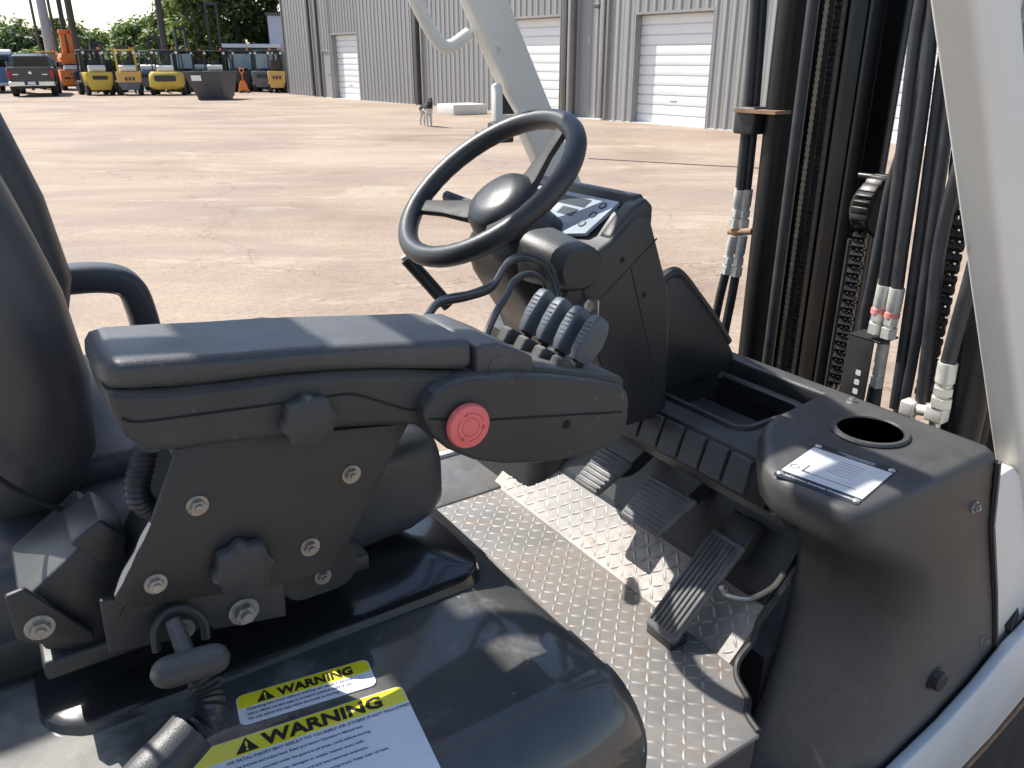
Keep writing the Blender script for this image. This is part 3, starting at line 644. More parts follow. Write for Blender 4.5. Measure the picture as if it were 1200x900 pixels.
# ---- seat
seat = obj('seat', LO([(-0.16, 0.70, 1.18, 1.18, 1.255, 0.03), (-0.13, 0.688, 1.195, 1.17, 1.272, 0.045), (0.10, 0.678, 1.205, 1.162, 1.280, 0.036), (0.25, 0.676, 1.207, 1.162, 1.288, 0.036), (0.325, 0.678, 1.205, 1.166, 1.291, 0.036),
                       (0.350, 0.682, 1.20, 1.172, 1.285, 0.036), (0.364, 0.690, 1.193, 1.182, 1.272, 0.03), (0.371, 0.705, 1.178, 1.198, 1.254, 0.02)], 'x', 6), 'seat_vinyl', FT, angle=70)
obj('cushion_inset', LO([(-0.10, 0.79, 1.09, 1.26, 1.292, 0.02), (-0.09, 0.775, 1.105, 1.26, 1.297, 0.025), (0.24, 0.775, 1.105, 1.26, 1.303, 0.025), (0.27, 0.79, 1.09, 1.26, 1.297, 0.02)], 'x', 4), 'seat_vinyl', seat)
# backrest, a cushion stacked along z and leaning back
bs = []
for z, xf, y0, y1, th, r in ((1.285, 0.006, 0.74, 1.14, 0.06, 0.025), (1.295, 0.026, 0.715, 1.165, 0.10, 0.04), (1.335, 0.046, 0.697, 1.183, 0.125, 0.055), (1.40, 0.052, 0.69, 1.19, 0.13, 0.06), (1.475, 0.045, 0.688, 1.192, 0.125, 0.06), (1.52, 0.034, 0.69, 1.19, 0.12, 0.058),
                             (1.585, 0.014, 0.695, 1.185, 0.115, 0.055), (1.68, -0.022, 0.71, 1.17, 0.105, 0.05), (1.76, -0.05, 0.74, 1.14, 0.09, 0.045), (1.80, -0.068, 0.78, 1.10, 0.06, 0.03)):
    bs.append((z, xf - th * 0.8, xf, y0, y1, r * 0.8))
back = obj('backrest', LO(bs, 'z', 6), 'seat_vinyl', seat, angle=75)
obj('backrest_bolster', LO([(1.30, -0.02, 0.055, 1.085, 1.175, 0.03), (1.40, -0.01, 0.082, 1.08, 1.186, 0.035), (1.50, -0.02, 0.070, 1.08, 1.186, 0.035), (1.60, -0.05, 0.044, 1.085, 1.182, 0.035), (1.70, -0.09, 0.0, 1.10, 1.17, 0.03)], 'z', 5), 'seat_vinyl', seat, angle=75)
obj('piping', TU([(0.012, 0.686, 1.30), (-0.020, 0.681, 1.335), (-0.042, 0.682, 1.37), (-0.062, 0.684, 1.42), (-0.075, 0.69, 1.5)], 0.0025, 6), 'hole_black', seat)
# left armrest: padded bar bending down to the seat
obj('left_armrest', TU([(-0.03, 1.23, 1.372), (0.06, 1.23, 1.372), (0.125, 1.23, 1.368), (0.158, 1.23, 1.352), (0.169, 1.23, 1.31), (0.172, 1.23, 1.25), (0.172, 1.23, 1.17)], 0.02, 12, per=8,
    sect=rr2(-0.026, 0.026, -0.019, 0.019, 0.012, 3)), 'seat_vinyl', seat)

# ---- armrest bracket: two steel plates
up_poly = xz([(0.085,0.568,1.390),(0.118,0.568,1.388),(0.251,0.568,1.366),(0.271,0.568,1.365),(0.196,0.568,1.249),(0.186,0.568,1.245),(0.149,0.568,1.247),(0.033,0.568,1.271),(0.025,0.568,1.283),(0.059,0.568,1.336)])
upper = obj('armrest_bracket', PR(up_poly, 'y', 0.566, 0.573), 'bracket_metal', FT, bevel=0.0015)
lo_poly = xz([(0.016,0.575,1.280),(0.029,0.575,1.278),(0.039,0.575,1.267),(0.151,0.575,1.246),(0.149,0.575,1.209),(0.090,0.575,1.221),(0.087,0.575,1.227),(0.079,0.575,1.228),(0.074,0.575,1.222),(0.014,0.575,1.233)])
lower = obj('slide_bracket', PR(lo_poly, 'y', 0.574, 0.580), 'bracket_metal', FT, bevel=0.0015)
obj('worn_edge', TU([(0.060,0.569,1.335),(0.052,0.569,1.324),(0.046,0.569,1.313),(0.036,0.569,1.300),(0.028,0.569,1.284)], 0.0026, 6), 'worn_edge', upper)
obj('flange', PR(xz([(0.087,0.600,1.365),(0.093,0.600,1.364),(0.069,0.600,1.318),(0.048,0.600,1.294),(0.032,0.600,1.265),(0.026,0.600,1.262),(0.062,0.600,1.319)]), 'y', 0.573, 0.65), 'bracket_metal', upper)
for p in [(0.092,0.566,1.341),(0.214,0.566,1.331),(0.173,0.566,1.275),(0.054,0.566,1.286)]: bolt('bolt', p, (0, -1, 0), 0.0085, upper)
bolt('bolt', (0.115,0.573,1.230), (0, -1, 0), 0.0125, lower)
bolt('bolt', (0.067,0.573,1.233), (0, -1, 0), 0.0095, lower)
def knob(p, r, parent, lobes=8, ph=0.0):
    rs = []
    for h, s in ((0.0, 0.86), (0.003, 0.98), (0.012, 1.0), (0.0150, 0.97), (0.0165, 0.90)):
        rg = []
        for k in range(48):
            a = 2 * math.pi * k / 48; q = r * s * (0.93 + 0.07 * math.cos(lobes * (a + ph)))
            rg.append((p[0] + q * math.cos(a), p[1] - h, p[2] + q * math.sin(a)))
        rs.append(rg)
    bm = bmn(); rings(bm, rs); cyl(bm, (p[0], p[1] + 0.012, p[2]), (p[0], p[1], p[2]), r * 0.6)
    return obj('knob', bm, 'black_plastic_dusty', parent, angle=55)
kp = (0.116,0.551,1.281)
knob((kp[0], 0.566, kp[2]), 0.0250, upper)
obj('slide_housing', PR(xz([(-0.035,0.630,1.276),(0.003,0.630,1.302),(0.020,0.630,1.315),(0.046,0.630,1.286),(0.025,0.630,1.245),(0.014,0.630,1.214),(0.002,0.630,1.215),(-0.026,0.630,1.229)]), 'y', 0.61, 0.70), 'black_plastic', FT, bevel=0.003)
obj('housing_step', PR(xz([(0.006,0.600,1.316),(0.029,0.600,1.330),(0.045,0.600,1.310),(0.041,0.600,1.289),(0.024,0.600,1.292)]), 'y', 0.605, 0.66), 'black_plastic', FT, bevel=0.003)
obj('seat_rail', B((-0.03, 0.604, 1.205), (0.24, 0.69, 1.222)), 'black_metal', FT, bevel=0.003)
obj('seat_rail', B((-0.14, 1.12, 1.16), (0.24, 1.18, 1.19)), 'black_metal', FT, bevel=0.003)
obj('seat_base', B((-0.13, 0.685, 1.155), (0.22, 1.19, 1.20)), 'black_metal', FT, bevel=0.006)
obj('rail_tab', PR(xz([(-0.041,0.600,1.291),(-0.028,0.600,1.293),(0.008,0.600,1.237),(0.007,0.600,1.228),(-0.029,0.600,1.243),(-0.041,0.600,1.252)]), 'y', 0.600, 0.606), 'black_metal', FT, bevel=0.002)
bolt('bolt', (-0.025,0.600,1.258), (0, -1, 0), 0.0105, FT)
bolt('bolt', (0.192,0.600,1.218), (0, -1, 0), 0.008, FT)
obj('rail_end', LO([(0.60, 0.155, 0.225, 1.20, 1.25, 0.02), (0.68, 0.155, 0.225, 1.20, 1.25, 0.02)], 'y', 4), 'black_metal', FT)

# ---- control armrest
pad_secs = [(0.0440, .572, .622, 1.453, 1.459, .003), (0.0455, .563, .632, 1.450, 1.463, .006), (0.050, .554, .641, 1.4475, 1.466, .007), (0.060, .5495, .646, 1.446, 1.4665, .008), (0.095, .549, .647, 1.4405, 1.4625, .008), (0.13, .549, .647, 1.4375, 1.458, .008),
            (0.165, .549, .647, 1.4345, 1.4545, .008), (0.205, .549, .647, 1.429, 1.4495, .008), (0.24, .549, .647, 1.423, 1.4445, .008), (0.27, .549, .647, 1.4165, 1.440, .008), (0.315, .549, .647, 1.406, 1.434, .008), (0.3225, .552, .644, 1.407, 1.431, .007)]
box_secs = [(0.046, .562, .634, 1.440, 1.447, .003), (0.0475, .556, .640, 1.428, 1.4465, .005), (0.053, .553, .643, 1.411, 1.4455, .007), (0.065, .552, .644, 1.398, 1.4435, .008), (0.080, .552, .644, 1.394, 1.4405, .008), (0.12, .552, .644, 1.389, 1.4365, .008), (0.165, .552, .644, 1.383, 1.4325, .008),
            (0.205, .552, .644, 1.379, 1.427, .008), (0.24, .552, .644, 1.372, 1.421, .008), (0.275, .552, .644, 1.364, 1.4135, .008), (0.31, .553, .643, 1.357, 1.404, .008), (0.335, .555, .64, 1.352, 1.398, .008)]
arm = obj('control_armrest', LO(box_secs, 'x', 5), 'black_plastic_dusty', FT, angle=60)
obj('pad', LO(pad_secs, 'x', 5), 'pad_vinyl', arm, angle=60)
obj('seam', TU([(0.052, 0.5525, 1.427), (0.062, 0.5518, 1.4225), (0.10, 0.5512, 1.4185), (0.15, 0.5512, 1.414), (0.19, 0.5512, 1.4105), (0.215, 0.5512, 1.4075), (0.238, 0.5512, 1.396), (0.262, 0.5512, 1.383), (0.285, 0.5512, 1.377)], 0.0008, 5), 'hole_black', arm)
kp = (0.176,0.540,1.397)
knob((kp[0], 0.554, kp[2]), 0.0225, arm)
pod_up = xz([(0.269,0.540,1.378),(0.271,0.540,1.387),(0.280,0.540,1.397),(0.294,0.540,1.403),(0.313,0.540,1.404),(0.357,0.540,1.398),(0.404,0.540,1.386),(0.454,0.540,1.370),(0.484,0.540,1.358),(0.492,0.540,1.349),(0.494,0.540,1.336),(0.493,0.540,1.330),(0.404,0.540,1.347),(0.322,0.540,1.364)])
pod_lo = xz([(0.494,0.540,1.327),(0.492,0.540,1.312),(0.485,0.540,1.302),(0.465,0.540,1.296),(0.426,0.540,1.297),(0.386,0.540,1.303),(0.348,0.540,1.313),(0.317,0.540,1.326),(0.292,0.540,1.343),(0.278,0.540,1.359),(0.271,0.540,1.374),(0.322,0.540,1.361),(0.405,0.540,1.345)])
pod = obj('control_pod', PR(pod_up[:12] + pod_lo[:11], 'y', 0.537, 0.655), 'black_plastic_dusty', FT, bevel=0.013, seg=5)
obj('seam', TU([(p[0], 0.5365, p[1]) for p in xz([(0.274,0.537,1.377),(0.320,0.537,1.364),(0.402,0.537,1.348),(0.483,0.537,1.332)])], 0.0009, 5, smooth=False), 'hole_black', pod)
bolt('screw', (0.417,0.536,1.335), (0, -1, 0), 0.0042, pod, 'black_metal')
# hinge block behind the levers
hb = obj('hinge_block', PR([(0.326, 1.385), (0.3275, 1.424), (0.333, 1.4275), (0.350, 1.4245), (0.386, 1.405), (0.389, 1.380)], 'y', 0.5485, 0.655), 'pad_vinyl', pod, bevel=0.003, seg=3)
obj('hinge_cap', LA((0.349, 0.549, 1.403), (0, -1, 0), [(0.0105, 0), (0.0105, 0.0010), (0.0098, 0.0014), (0.0, 0.0014)], 24), 'pad_vinyl', pod)
# lever deck sloping to the front
obj('lever_deck', PR([(0.385, 1.370), (0.386, 1.396), (0.41, 1.389), (0.465, 1.371), (0.494, 1.362), (0.496, 1.345)], 'y', 0.548, 0.65), 'black_plastic_dusty', pod, bevel=0.003)
lv0 = None
lv_pos = [(0.438, 0.641, 1.384), (0.441, 0.6165, 1.3805), (0.444, 0.592, 1.377), (0.447, 0.5675, 1.3735)]
for q in lv_pos:
    if lv0 is None:
        bm = bmn()     # local: z up along the lever, x forward
        loft(bm, [(0.010, -0.0105, 0.0085, -0.0055, 0.0055, 0.003), (0.018, -0.0130, 0.0125, -0.0068, 0.0068, 0.003), (0.034, -0.0138, 0.0150, -0.0080, 0.0080, 0.003), (0.050, -0.0130, 0.0125, -0.0080, 0.0080, 0.003), (0.059, -0.0105, 0.0075, -0.0072, 0.0072, 0.003), (0.0615, -0.0075, 0.0035, -0.0055, 0.0055, 0.0025)], 'z', 4)
        lev = obj('control_lever', bm, 'lever_plastic', FT, angle=50)
        lv0 = lev
        kids = []
        for k in range(6):
            z = 0.020 + k * 0.0048
            kids.append(obj('grip_rib', B((-0.0146 + abs(k - 2.5) * 0.0002, -0.0050, z + 0.006), (-0.0120, 0.0050, z + 0.0076)), 'lever_plastic', lev, bevel=0.0006, seg=1))
        kids.append(obj('lever_stem', B((-0.006, -0.0045, -0.02), (0.005, 0.0045, 0.014)), 'hole_black', lev))
        kids.append(obj('lever_collar', LO([(-0.012, -0.030, 0.0, -0.0085, 0.0085, 0.003), (0.002, -0.030, -0.004, -0.0085, 0.0085, 0.003), (0.005, -0.027, -0.007, -0.0075, 0.0075, 0.003)], 'z', 3), 'black_plastic_dusty', lev))
    else:
        lev = lv0.copy(); col.objects.link(lev)
        for c in kids:
            cc = c.copy(); col.objects.link(cc); cc.parent = lev
    lev.matrix_basis = M.Translation(q) @ M.Rotation(R(35), 4, 'Y') @ M.Scale(0.92, 4)
# emergency stop
EX, _e, EZ = (0.307,0.527,1.365)
es = obj('emergency_button', LA((EX, 0.538, EZ), (0, -1, 0), [(0.014, -0.002), (0.014, 0.003), (0.0192, 0.004), (0.0198, 0.006), (0.0198, 0.009), (0.0188, 0.0112), (0.0168, 0.0118), (0.0, 0.0118)], 48), 'red_button', FT, angle=40)
def arc(c, y, r, a0, a1, w, name, mat, parent):
    return obj(name, TU([(c[0] + r * math.cos(R(a0 + (a1 - a0) * i / 14)), y, c[1] + r * math.sin(R(a0 + (a1 - a0) * i / 14))) for i in range(15)], w, 5, smooth=False), mat, parent)
arc((EX, EZ), 0.5264, 0.0082, 0, 360, 0.0004, 'ring_mark', 'red_mark', es)
for k in range(3): arc((EX, EZ), 0.5264, 0.0125, 20 + 120 * k, 105 + 120 * k, 0.0005, 'arrow_mark', 'red_mark', es)
for k in range(3):
    a = R(105 + 120 * k); cxx, czz = EX + 0.0125 * math.cos(a), EZ + 0.0125 * math.sin(a)
    obj('arrow_head', PR([(cxx + 0.0017 * math.cos(a), czz + 0.0017 * math.sin(a)), (cxx - 0.0017 * math.cos(a), czz - 0.0017 * math.sin(a)), (cxx - 0.003 * math.sin(a), czz + 0.003 * math.cos(a))], 'y', 0.5258, 0.5264), 'red_mark', es)

# ---- conduits, pull handle
obj('conduit', corrugated([(0.069,0.600,1.381),(0.064,0.600,1.368),(0.058,0.600,1.353),(0.059,0.602,1.337),(0.070,0.610,1.319),(0.083,0.630,1.296)], 0.0098), 'cable_black', FT)
obj('conduit', corrugated([(0.067,0.530,1.220),(0.070,0.520,1.208),(0.068,0.510,1.201),(0.060,0.505,1.195),(0.050,0.500,1.195)], 0.0112), 'cable_black', FT)
obj('conduit_sleeve', TU([(0.053,0.503,1.195),(0.038,0.497,1.189),(0.019,0.490,1.183),(-0.004,0.485,1.170)], 0.0185, 14), 'black_plastic', FT)
hc = V((0.063,0.528,1.232))
th = obj('pull_handle', LA(hc, (0.98, 0.05, -0.14), [(0.012 * max(0.02, 1 - abs(u) ** 5) ** 0.5, u * 0.0285) for u in [-1 + i / 12 for i in range(25)]], 20), 'black_plastic_dusty', FT, angle=80)
obj('handle_stem', CY(hc, hc + V((-0.003, 0.030, 0.022)), 0.0075, 0.006, 12), 'black_plastic_dusty', th)
obj('handle_bail', TU([hc + V((-0.018, 0.03, 0.000)), hc + V((-0.016, 0.034, 0.016)), hc + V((-0.006, 0.037, 0.026)), hc + V((0.008, 0.037, 0.024)), hc + V((0.018, 0.034, 0.012)), hc + V((0.018, 0.03, -0.004))], 0.0035, 8), 'black_metal', th)

# ---- warning labels stuck to the hood
def label(poly, z, header, tri, word, rows, body_mat='label_white'):
    """poly: TL, TR, BR, BL corners on the hood; header = share of the height that is yellow"""
    TL, TR, BR = [V((p[0], p[1], z)) for p in poly[:3]]
    xd = (TR - TL).normalized(); nd = V((0, 0, 1)).cross(xd); H = (TL - BR).dot(nd) * (1.0 if len(poly) < 5 else poly[4]); yd = nd; Wd = (TR - TL).length
    m = frame(TL - nd * H, xd, yd)
    def rect(name, x0, x1, y0, y1, h, mat, parent, rad=0.0, corners=15):
        q = rr2(x0, x1, y0, y1, rad, 4) if rad else [(x0, y0), (x1, y0), (x1, y1), (x0, y1)]
        bm = bmn(); prism(bm, q, 'z', -0.0003, h)
        for v in bm.verts: v.co = m @ v.co
        return obj(name, bm, mat, parent)
    base = rect('warning_label', 0, Wd, 0, H, 0.0006, body_mat, FT, 0.006)
    hy = H * (1 - header)
    bmq = bmn(); q = [(0.0008, hy)] + [(x, y) for x, y in rr2(0.0008, Wd - 0.0008, -H, H - 0.0008, 0.006, 4) if y > H * 0.5] + []
    q = [p for p in rr2(0.0008, Wd - 0.0008, -H, H - 0.0008, 0.006, 4) if p[1] > H * 0.4] + [(0.0008, hy), (Wd - 0.0008, hy)]
    prism(bmq, q, 'z', 0.0004, 0.0009)
    for v in bmq.verts: v.co = m @ v.co
    obj('label_header', bmq, 'label_yellow', base)
    hh = H * header
    tx = tri[0] * Wd; s = tri[1] * hh
    t1 = obj('hazard_triangle', (lambda bm: (prism(bm, [(tx, hy + hh * 0.10), (tx + s * 1.15, hy + hh * 0.10), (tx + s * 0.575, hy + hh * 0.10 + s)], 'z', 0.0007, 0.0012), [setattr(v, 'co', m @ v.co) for v in bm.verts], bm)[2])(bmn()), 'ink', base)
    obj('exclamation_mark', text_mesh('!', s * 0.85, m @ M.Translation((tx + s * 0.575, hy + hh * 0.10 + s * 0.10, 0.0014)), 0.0002, 'CENTER'), 'label_yellow', base)
    sc = hh * word[1]
    obj('lettering', text_mesh('WARNING', sc, m @ M.Translation((tx + s * 1.4, hy + hh * 0.14, 0.0012)), sc * 0.035, 'LEFT', word[0]), 'ink', base)
    for s_, x, y, sz, wd in rows:
        obj('lettering', text_mesh(s_, sz, m @ M.Translation((x * Wd, y * H, 0.0009)), sz * 0.012, 'LEFT', wd, 0.0001), 'ink_grey' if sz < 0.0045 else 'ink', base)
    return base, m, Wd, H
BIG_EXTRA = 1.35
BIG = [(0.045,0.530,1.151),(0.220,0.505,1.151),(0.213,0.423,1.151),(0.056,0.436,1.151)]
rows_big = [('OR FATAL INJURY MAY RESULT TO YOURSELF OR OTHERS IF NOT FOLLOWED.', 0.17, 0.775, 0.0042, 0.98)]
txt = ['Operator must be trained and authorized. Read and follow Operator\'s Manual and', 'all warnings on truck. Keep yourself under the guard at all times. Look before moving.',
       'Do not operate truck if in need of repair, damaged or unsafe. Inspect every shift.', 'Wear Seat Belt. Do not use without overhead guard and load backrest extension.',
       'Lower forks, set parking brake and turn off power before leaving truck. Keep clear of mast.', 'Watch clearances, especially overhead and tail swing.', 'Slow down for turns. Travel with load low and mast tilted back. Never Speed.',
       'Do not load truck over capacity shown on nameplate. Do not turn on a slope.', 'Do not transport people. Do not elevate people unless approved platform is used.', 'Exhaust fumes contain carbon monoxide, a dangerous gas and can kill.']
for i, s_ in enumerate(txt): rows_big.append((s_, 0.075, 0.715 - i * 0.068, 0.0036, 1.0))
label(list(BIG) + [BIG_EXTRA], HZ + 0.0006, 0.175, (0.215, 0.78), (1.12, 0.92), rows_big)
SMALL = [(0.097,0.570,1.151),(0.209,0.552,1.151),(0.206,0.517,1.151),(0.092,0.534,1.151)]
rows_small = [('Operating this truck without training can result in serious', 0.06, 0.42, 0.0042, 0.9), ('injury. Make certain seat is locked in position before use.', 0.06, 0.26, 0.0042, 0.9), ('Do not adjust the seat while the truck is moving.', 0.06, 0.10, 0.0042, 0.9)]
label(SMALL, HZ + 0.0006, 0.46, (0.14, 0.80), (1.0, 0.82), rows_small)

# ---- data plate on the cowl
dp = [V((p[0], p[1], 1.1555)) for p in [(0.906,0.608,1.155),(0.928,0.500,1.155),(0.779,0.468,1.155),(0.783,0.576,1.155)]]
xd = (dp[1] - dp[0]).normalized(); mm = frame(dp[3], xd, dp[0] - dp[3]); DW, DH = (dp[1] - dp[0]).length, (dp[0] - dp[3]).length
def dplate(name, x0, x1, y0, y1, h0, h1, mat, parent, rad=0):
    q = rr2(x0, x1, y0, y1, rad, 3) if rad else [(x0, y0), (x1, y0), (x1, y1), (x0, y1)]
    bm = bmn(); prism(bm, q, 'z', h0, h1)
    for v in bm.verts: v.co = mm @ v.co
    return obj(name, bm, mat, parent)
plate = dplate('data_plate', 0, DW, 0, DH, -0.0005, 0.0008, 'plate_dark', FT, 0.004)
dplate('plate_face', 0.002, DW - 0.002, DH * 0.145, DH * 0.87, 0.0006, 0.0011, 'plate_alu', plate)
obj('lettering', text_mesh('UniCarriers Americas Corporation', 0.0072, mm @ M.Translation((DW * 0.5, DH * 0.06, 0.001)), 0.00012, 'CENTER', 0.9, 0.0001), 'plate_alu', plate)
for k in range(2):
    dplate('print_line', DW * (0.30 + 0.1 * k), DW * 0.75, DH * (0.945 - 0.035 * k), DH * (0.952 - 0.035 * k), 0.0006, 0.0011, 'plate_alu', plate)
dplate('load_mark', DW * 0.20, DW * 0.22, DH * 0.26, DH * 0.44, 0.0010, 0.0014, 'machine_grey', plate); dplate('load_mark', DW * 0.20, DW * 0.29, DH * 0.26, DH * 0.29, 0.0010, 0.0014, 'machine_grey', plate)
dplate('print_line', DW * 0.25, DW * 0.85, DH * 0.268, DH * 0.276, 0.0010, 0.0013, 'ink', plate)
for k in range(6): dplate('print_line', DW * 0.42, DW * 0.72, DH * (0.44 + 0.06 * k), DH * (0.446 + 0.06 * k), 0.0010, 0.0013, 'ink_grey', plate)
bm = bmn(); tube(bm, [mm @ V((DW * 0.095 + 0.0055 * math.cos(2 * math.pi * i / 20), DH * 0.31 + 0.0055 * math.sin(2 * math.pi * i / 20), 0.0012)) for i in range(21)], 0.0007, 5, smooth=False); obj('load_ring', bm, 'machine_grey', plate)
for a, b in ((0.05, 0.075), (0.95, 0.075), (0.05, 0.925), (0.95, 0.925)):
    obj('rivet', LA(mm @ V((DW * a, DH * b, 0.0006)), (0, 0, 1), [(0.0046, 0), (0.0046, 0.0012), (0.003, 0.0024), (0.0, 0.0028)], 16), 'zinc', plate)

# ---- overhead guard
ZT = 2.20
def post(x_at, k, z0, y0, y1, d):
    """leaning box post: rear edge x = x_at + k*(1.75-z)"""
    pts = [z0, 1.2, 1.5, 1.8, 2.05]
    rear = [(x_at + k * (1.75 - z), z) for z in pts] + [(x_at + k * (1.75 - 2.05) - 0.06, 2.13), (x_at + k * (1.75 - 2.05) - 0.15, ZT - 0.045)]
    front = [(x + d, z + 0.012) for x, z in rear[:5]] + [(x_at + k * (1.75 - 2.05) - 0.06 + d * 0.9, 2.17), (x_at + k * (1.75 - 2.05) - 0.10, ZT)]
    return PR(rear + front[::-1], 'y', y0, y1)
guard = obj('overhead_guard', B((-0.62, 0.475, 2.135), (-0.56, 1.405, 2.20)), 'guard_white', FT, bevel=0.012, seg=3)
obj('front_post', post(0.7705, 0.627, 0.735, 0.445, 0.490, 0.085), 'guard_white', guard, bevel=0.009, seg=4)
obj('front_post', post(0.819, 0.54, 1.00, 1.378, 1.418, 0.083), 'guard_white', guard, bevel=0.009, seg=4)
for y0 in (0.43, 1.39): obj('side_rail', B((-0.60, y0, 2.14), (0.57, y0 + 0.05, 2.20)), 'guard_white', guard, bevel=0.010, seg=3)
obj('cross_bar', B((0.52, 0.47, 2.145), (0.58, 1.40, 2.195)), 'guard_white', guard, bevel=0.010, seg=3)
obj('cross_bar', B((-0.147, 0.47, 2.15), (-0.064, 1.40, 2.19)), 'guard_white', guard, bevel=0.008, seg=3)
obj('roof_bar', TU([(-0.11, 1.300, 2.175), (-0.076, 1.301, 2.175), (-0.032, 1.301, 2.175), (0.001, 1.287, 2.175), (0.017, 1.267, 2.175), (0.024, 1.235, 2.175), (0.024, 1.05, 2.175), (0.024, 0.80, 2.175)], 0.019, 10), 'guard_white', guard)
for y0 in (0.62, 0.79, 0.95, 1.10, 1.26): obj('roof_bar', B((0.02 if y0 < 1.2 else 0.06, y0, 2.158), (0.54, y0 + 0.048, 2.186)), 'guard_white', guard, bevel=0.006)
for y0 in (0.60, 0.85, 1.10): obj('roof_bar', B((-0.58, y0, 2.158), (-0.06, y0 + 0.03, 2.186)), 'guard_white', guard, bevel=0.006)
for y0 in (0.445, 1.385): obj('rear_post', TU([(-0.60, y0 + 0.02, 2.17), (-0.66, y0 + 0.02, 1.7), (-0.74, y0 + 0.02, 1.08)], 0.03, 10, sect=rr2(-0.03, 0.03, -0.024, 0.024, 0.008, 2)), 'guard_white', guard)
obj('grab_handle', TU([(0.845, 1.425, 1.695), (0.800, 1.425, 1.672), (0.772, 1.425, 1.690), (0.735, 1.425, 1.750), (0.66, 1.425, 1.90), (0.62, 1.425, 1.99), (0.625, 1.425, 2.02), (0.665, 1.425, 2.03)], 0.0125, 12), 'guard_white', guard)
obj('guard_bracket', (lambda bm: (prism(bm, [(0.868, 1.605), (0.878, 1.61), (0.884, 1.60), (0.884, 1.552), (0.93, 1.548), (0.93, 1.538), (0.868, 1.538)], 'y', 1.366, 1.385), bm)[1])(bmn()), 'guard_white', guard, bevel=0.003)
obj('bracket_backing', PR([(0.884, 1.595), (0.915, 1.552), (0.884, 1.552)], 'y', 1.372, 1.38), 'black_metal', guard)
obj('bracket_foot', B((0.868, 1.36, 1.50), (0.905, 1.40, 1.537)), 'black_metal', guard, bevel=0.003)
# fender under the right post
obj('front_panel', PR([(1.02, 1.10), (1.16, 1.11), (1.30, 1.0), (1.62, 0.80), (1.50, 0.70), (1.35, 0.61), (1.20, 0.56), (1.02, 0.56)], 'y', 0.4525, 0.475), 'guard_white', FT, bevel=0.003)
fen = obj('front_fender', PR([(0.86, 0.655), (0.965, 0.664), (1.09, 0.690), (1.18, 0.722), (1.255, 0.762), (1.45, 0.82), (1.50, 0.70), (1.40, 0.612), (1.275, 0.560), (1.175, 0.535), (1.06, 0.525), (0.96, 0.52)], 'y', 0.425, 0.4435), 'fender_white', FT, bevel=0.004)
obj('rust_edge', TU([(0.96, 0.4225, 0.52), (1.06, 0.4225, 0.525), (1.175, 0.4225, 0.535), (1.275, 0.4225, 0.560), (1.40, 0.4225, 0.612), (1.50, 0.4225, 0.70)], 0.0035, 6), 'rust', fen)

# ---- mast: nested channels, cylinders, chains
def channel(y0, y1, x0, x1, flip):
    t = 0.022
    if flip: poly = [(x0, y1), (x0, y0), (x0 + t, y0), (x0 + t, y1 - t), (x1 - t, y1 - t), (x1 - t, y0), (x1, y0), (x1, y1)]
    else: poly = [(x0, y0), (x0, y1), (x0 + t, y1), (x0 + t, y0 + t), (x1 - t, y0 + t), (x1 - t, y1), (x1, y1), (x1, y0)]
    return PR(poly, 'z', 0.15, 2.45)
mast = obj('mast', channel(1.20, 1.275, 1.55, 1.76, True), 'mast_metal', FT, bevel=0.004)
obj('mast_rail', channel(1.150, 1.222, 1.57, 1.83, True), 'mast_metal', mast, bevel=0.004)
obj('mast_rail', channel(0.605, 0.68, 1.55, 1.72, False), 'mast_metal', mast, bevel=0.004)
obj('mast_rail', channel(0.658, 0.728, 1.58, 1.745, False), 'mast_metal', mast, bevel=0.004)
obj('mast_crossbeam', B((1.60, 0.61, 2.33), (1.70, 1.27, 2.43)), 'mast_metal', mast, bevel=0.006)
obj('mast_crossbeam', B((1.60, 0.61, 0.30), (1.70, 1.27, 0.55)), 'mast_metal', mast, bevel=0.006)
obj('mast_rib', B((1.60, 1.144, 0.2), (1.615, 1.152, 2.44)), 'mast_metal', mast); obj('mast_rib', B((1.67, 1.146, 0.2), (1.68, 1.152, 2.44)), 'mast_metal', mast)
obj('rail_edge', B((1.8305, 1.1495, 0.2), (1.834, 1.20, 2.44)), 'machine_grey', mast)
obj('lift_cylinder', CY((1.47, 1.182, 0.25), (1.47, 1.182, 2.3), 0.034, n=28), 'mast_metal', mast)
obj('lift_cylinder', CY((1.47, 0.665, 0.25), (1.47, 0.665, 2.0), 0.034, n=28), 'mast_metal', mast)
obj('hydraulic_pipe', CY((1.40, 1.083, 0.4), (1.40, 1.083, 2.3), 0.0118, n=16), 'hose_rubber', mast)
obj('hydraulic_pipe', CY((1.400,0.928,1.328), (1.400,0.929,1.015), 0.0045, n=10), 'hose_rubber', mast)
obj('lift_cylinder_clamp', B((1.41, 1.15, 1.545), (1.50, 1.262, 1.552)), 'rust', mast)
obj('clamp_block', B((1.42, 1.212, 1.50), (1.47, 1.268, 1.556)), 'black_metal', mast, bevel=0.004)
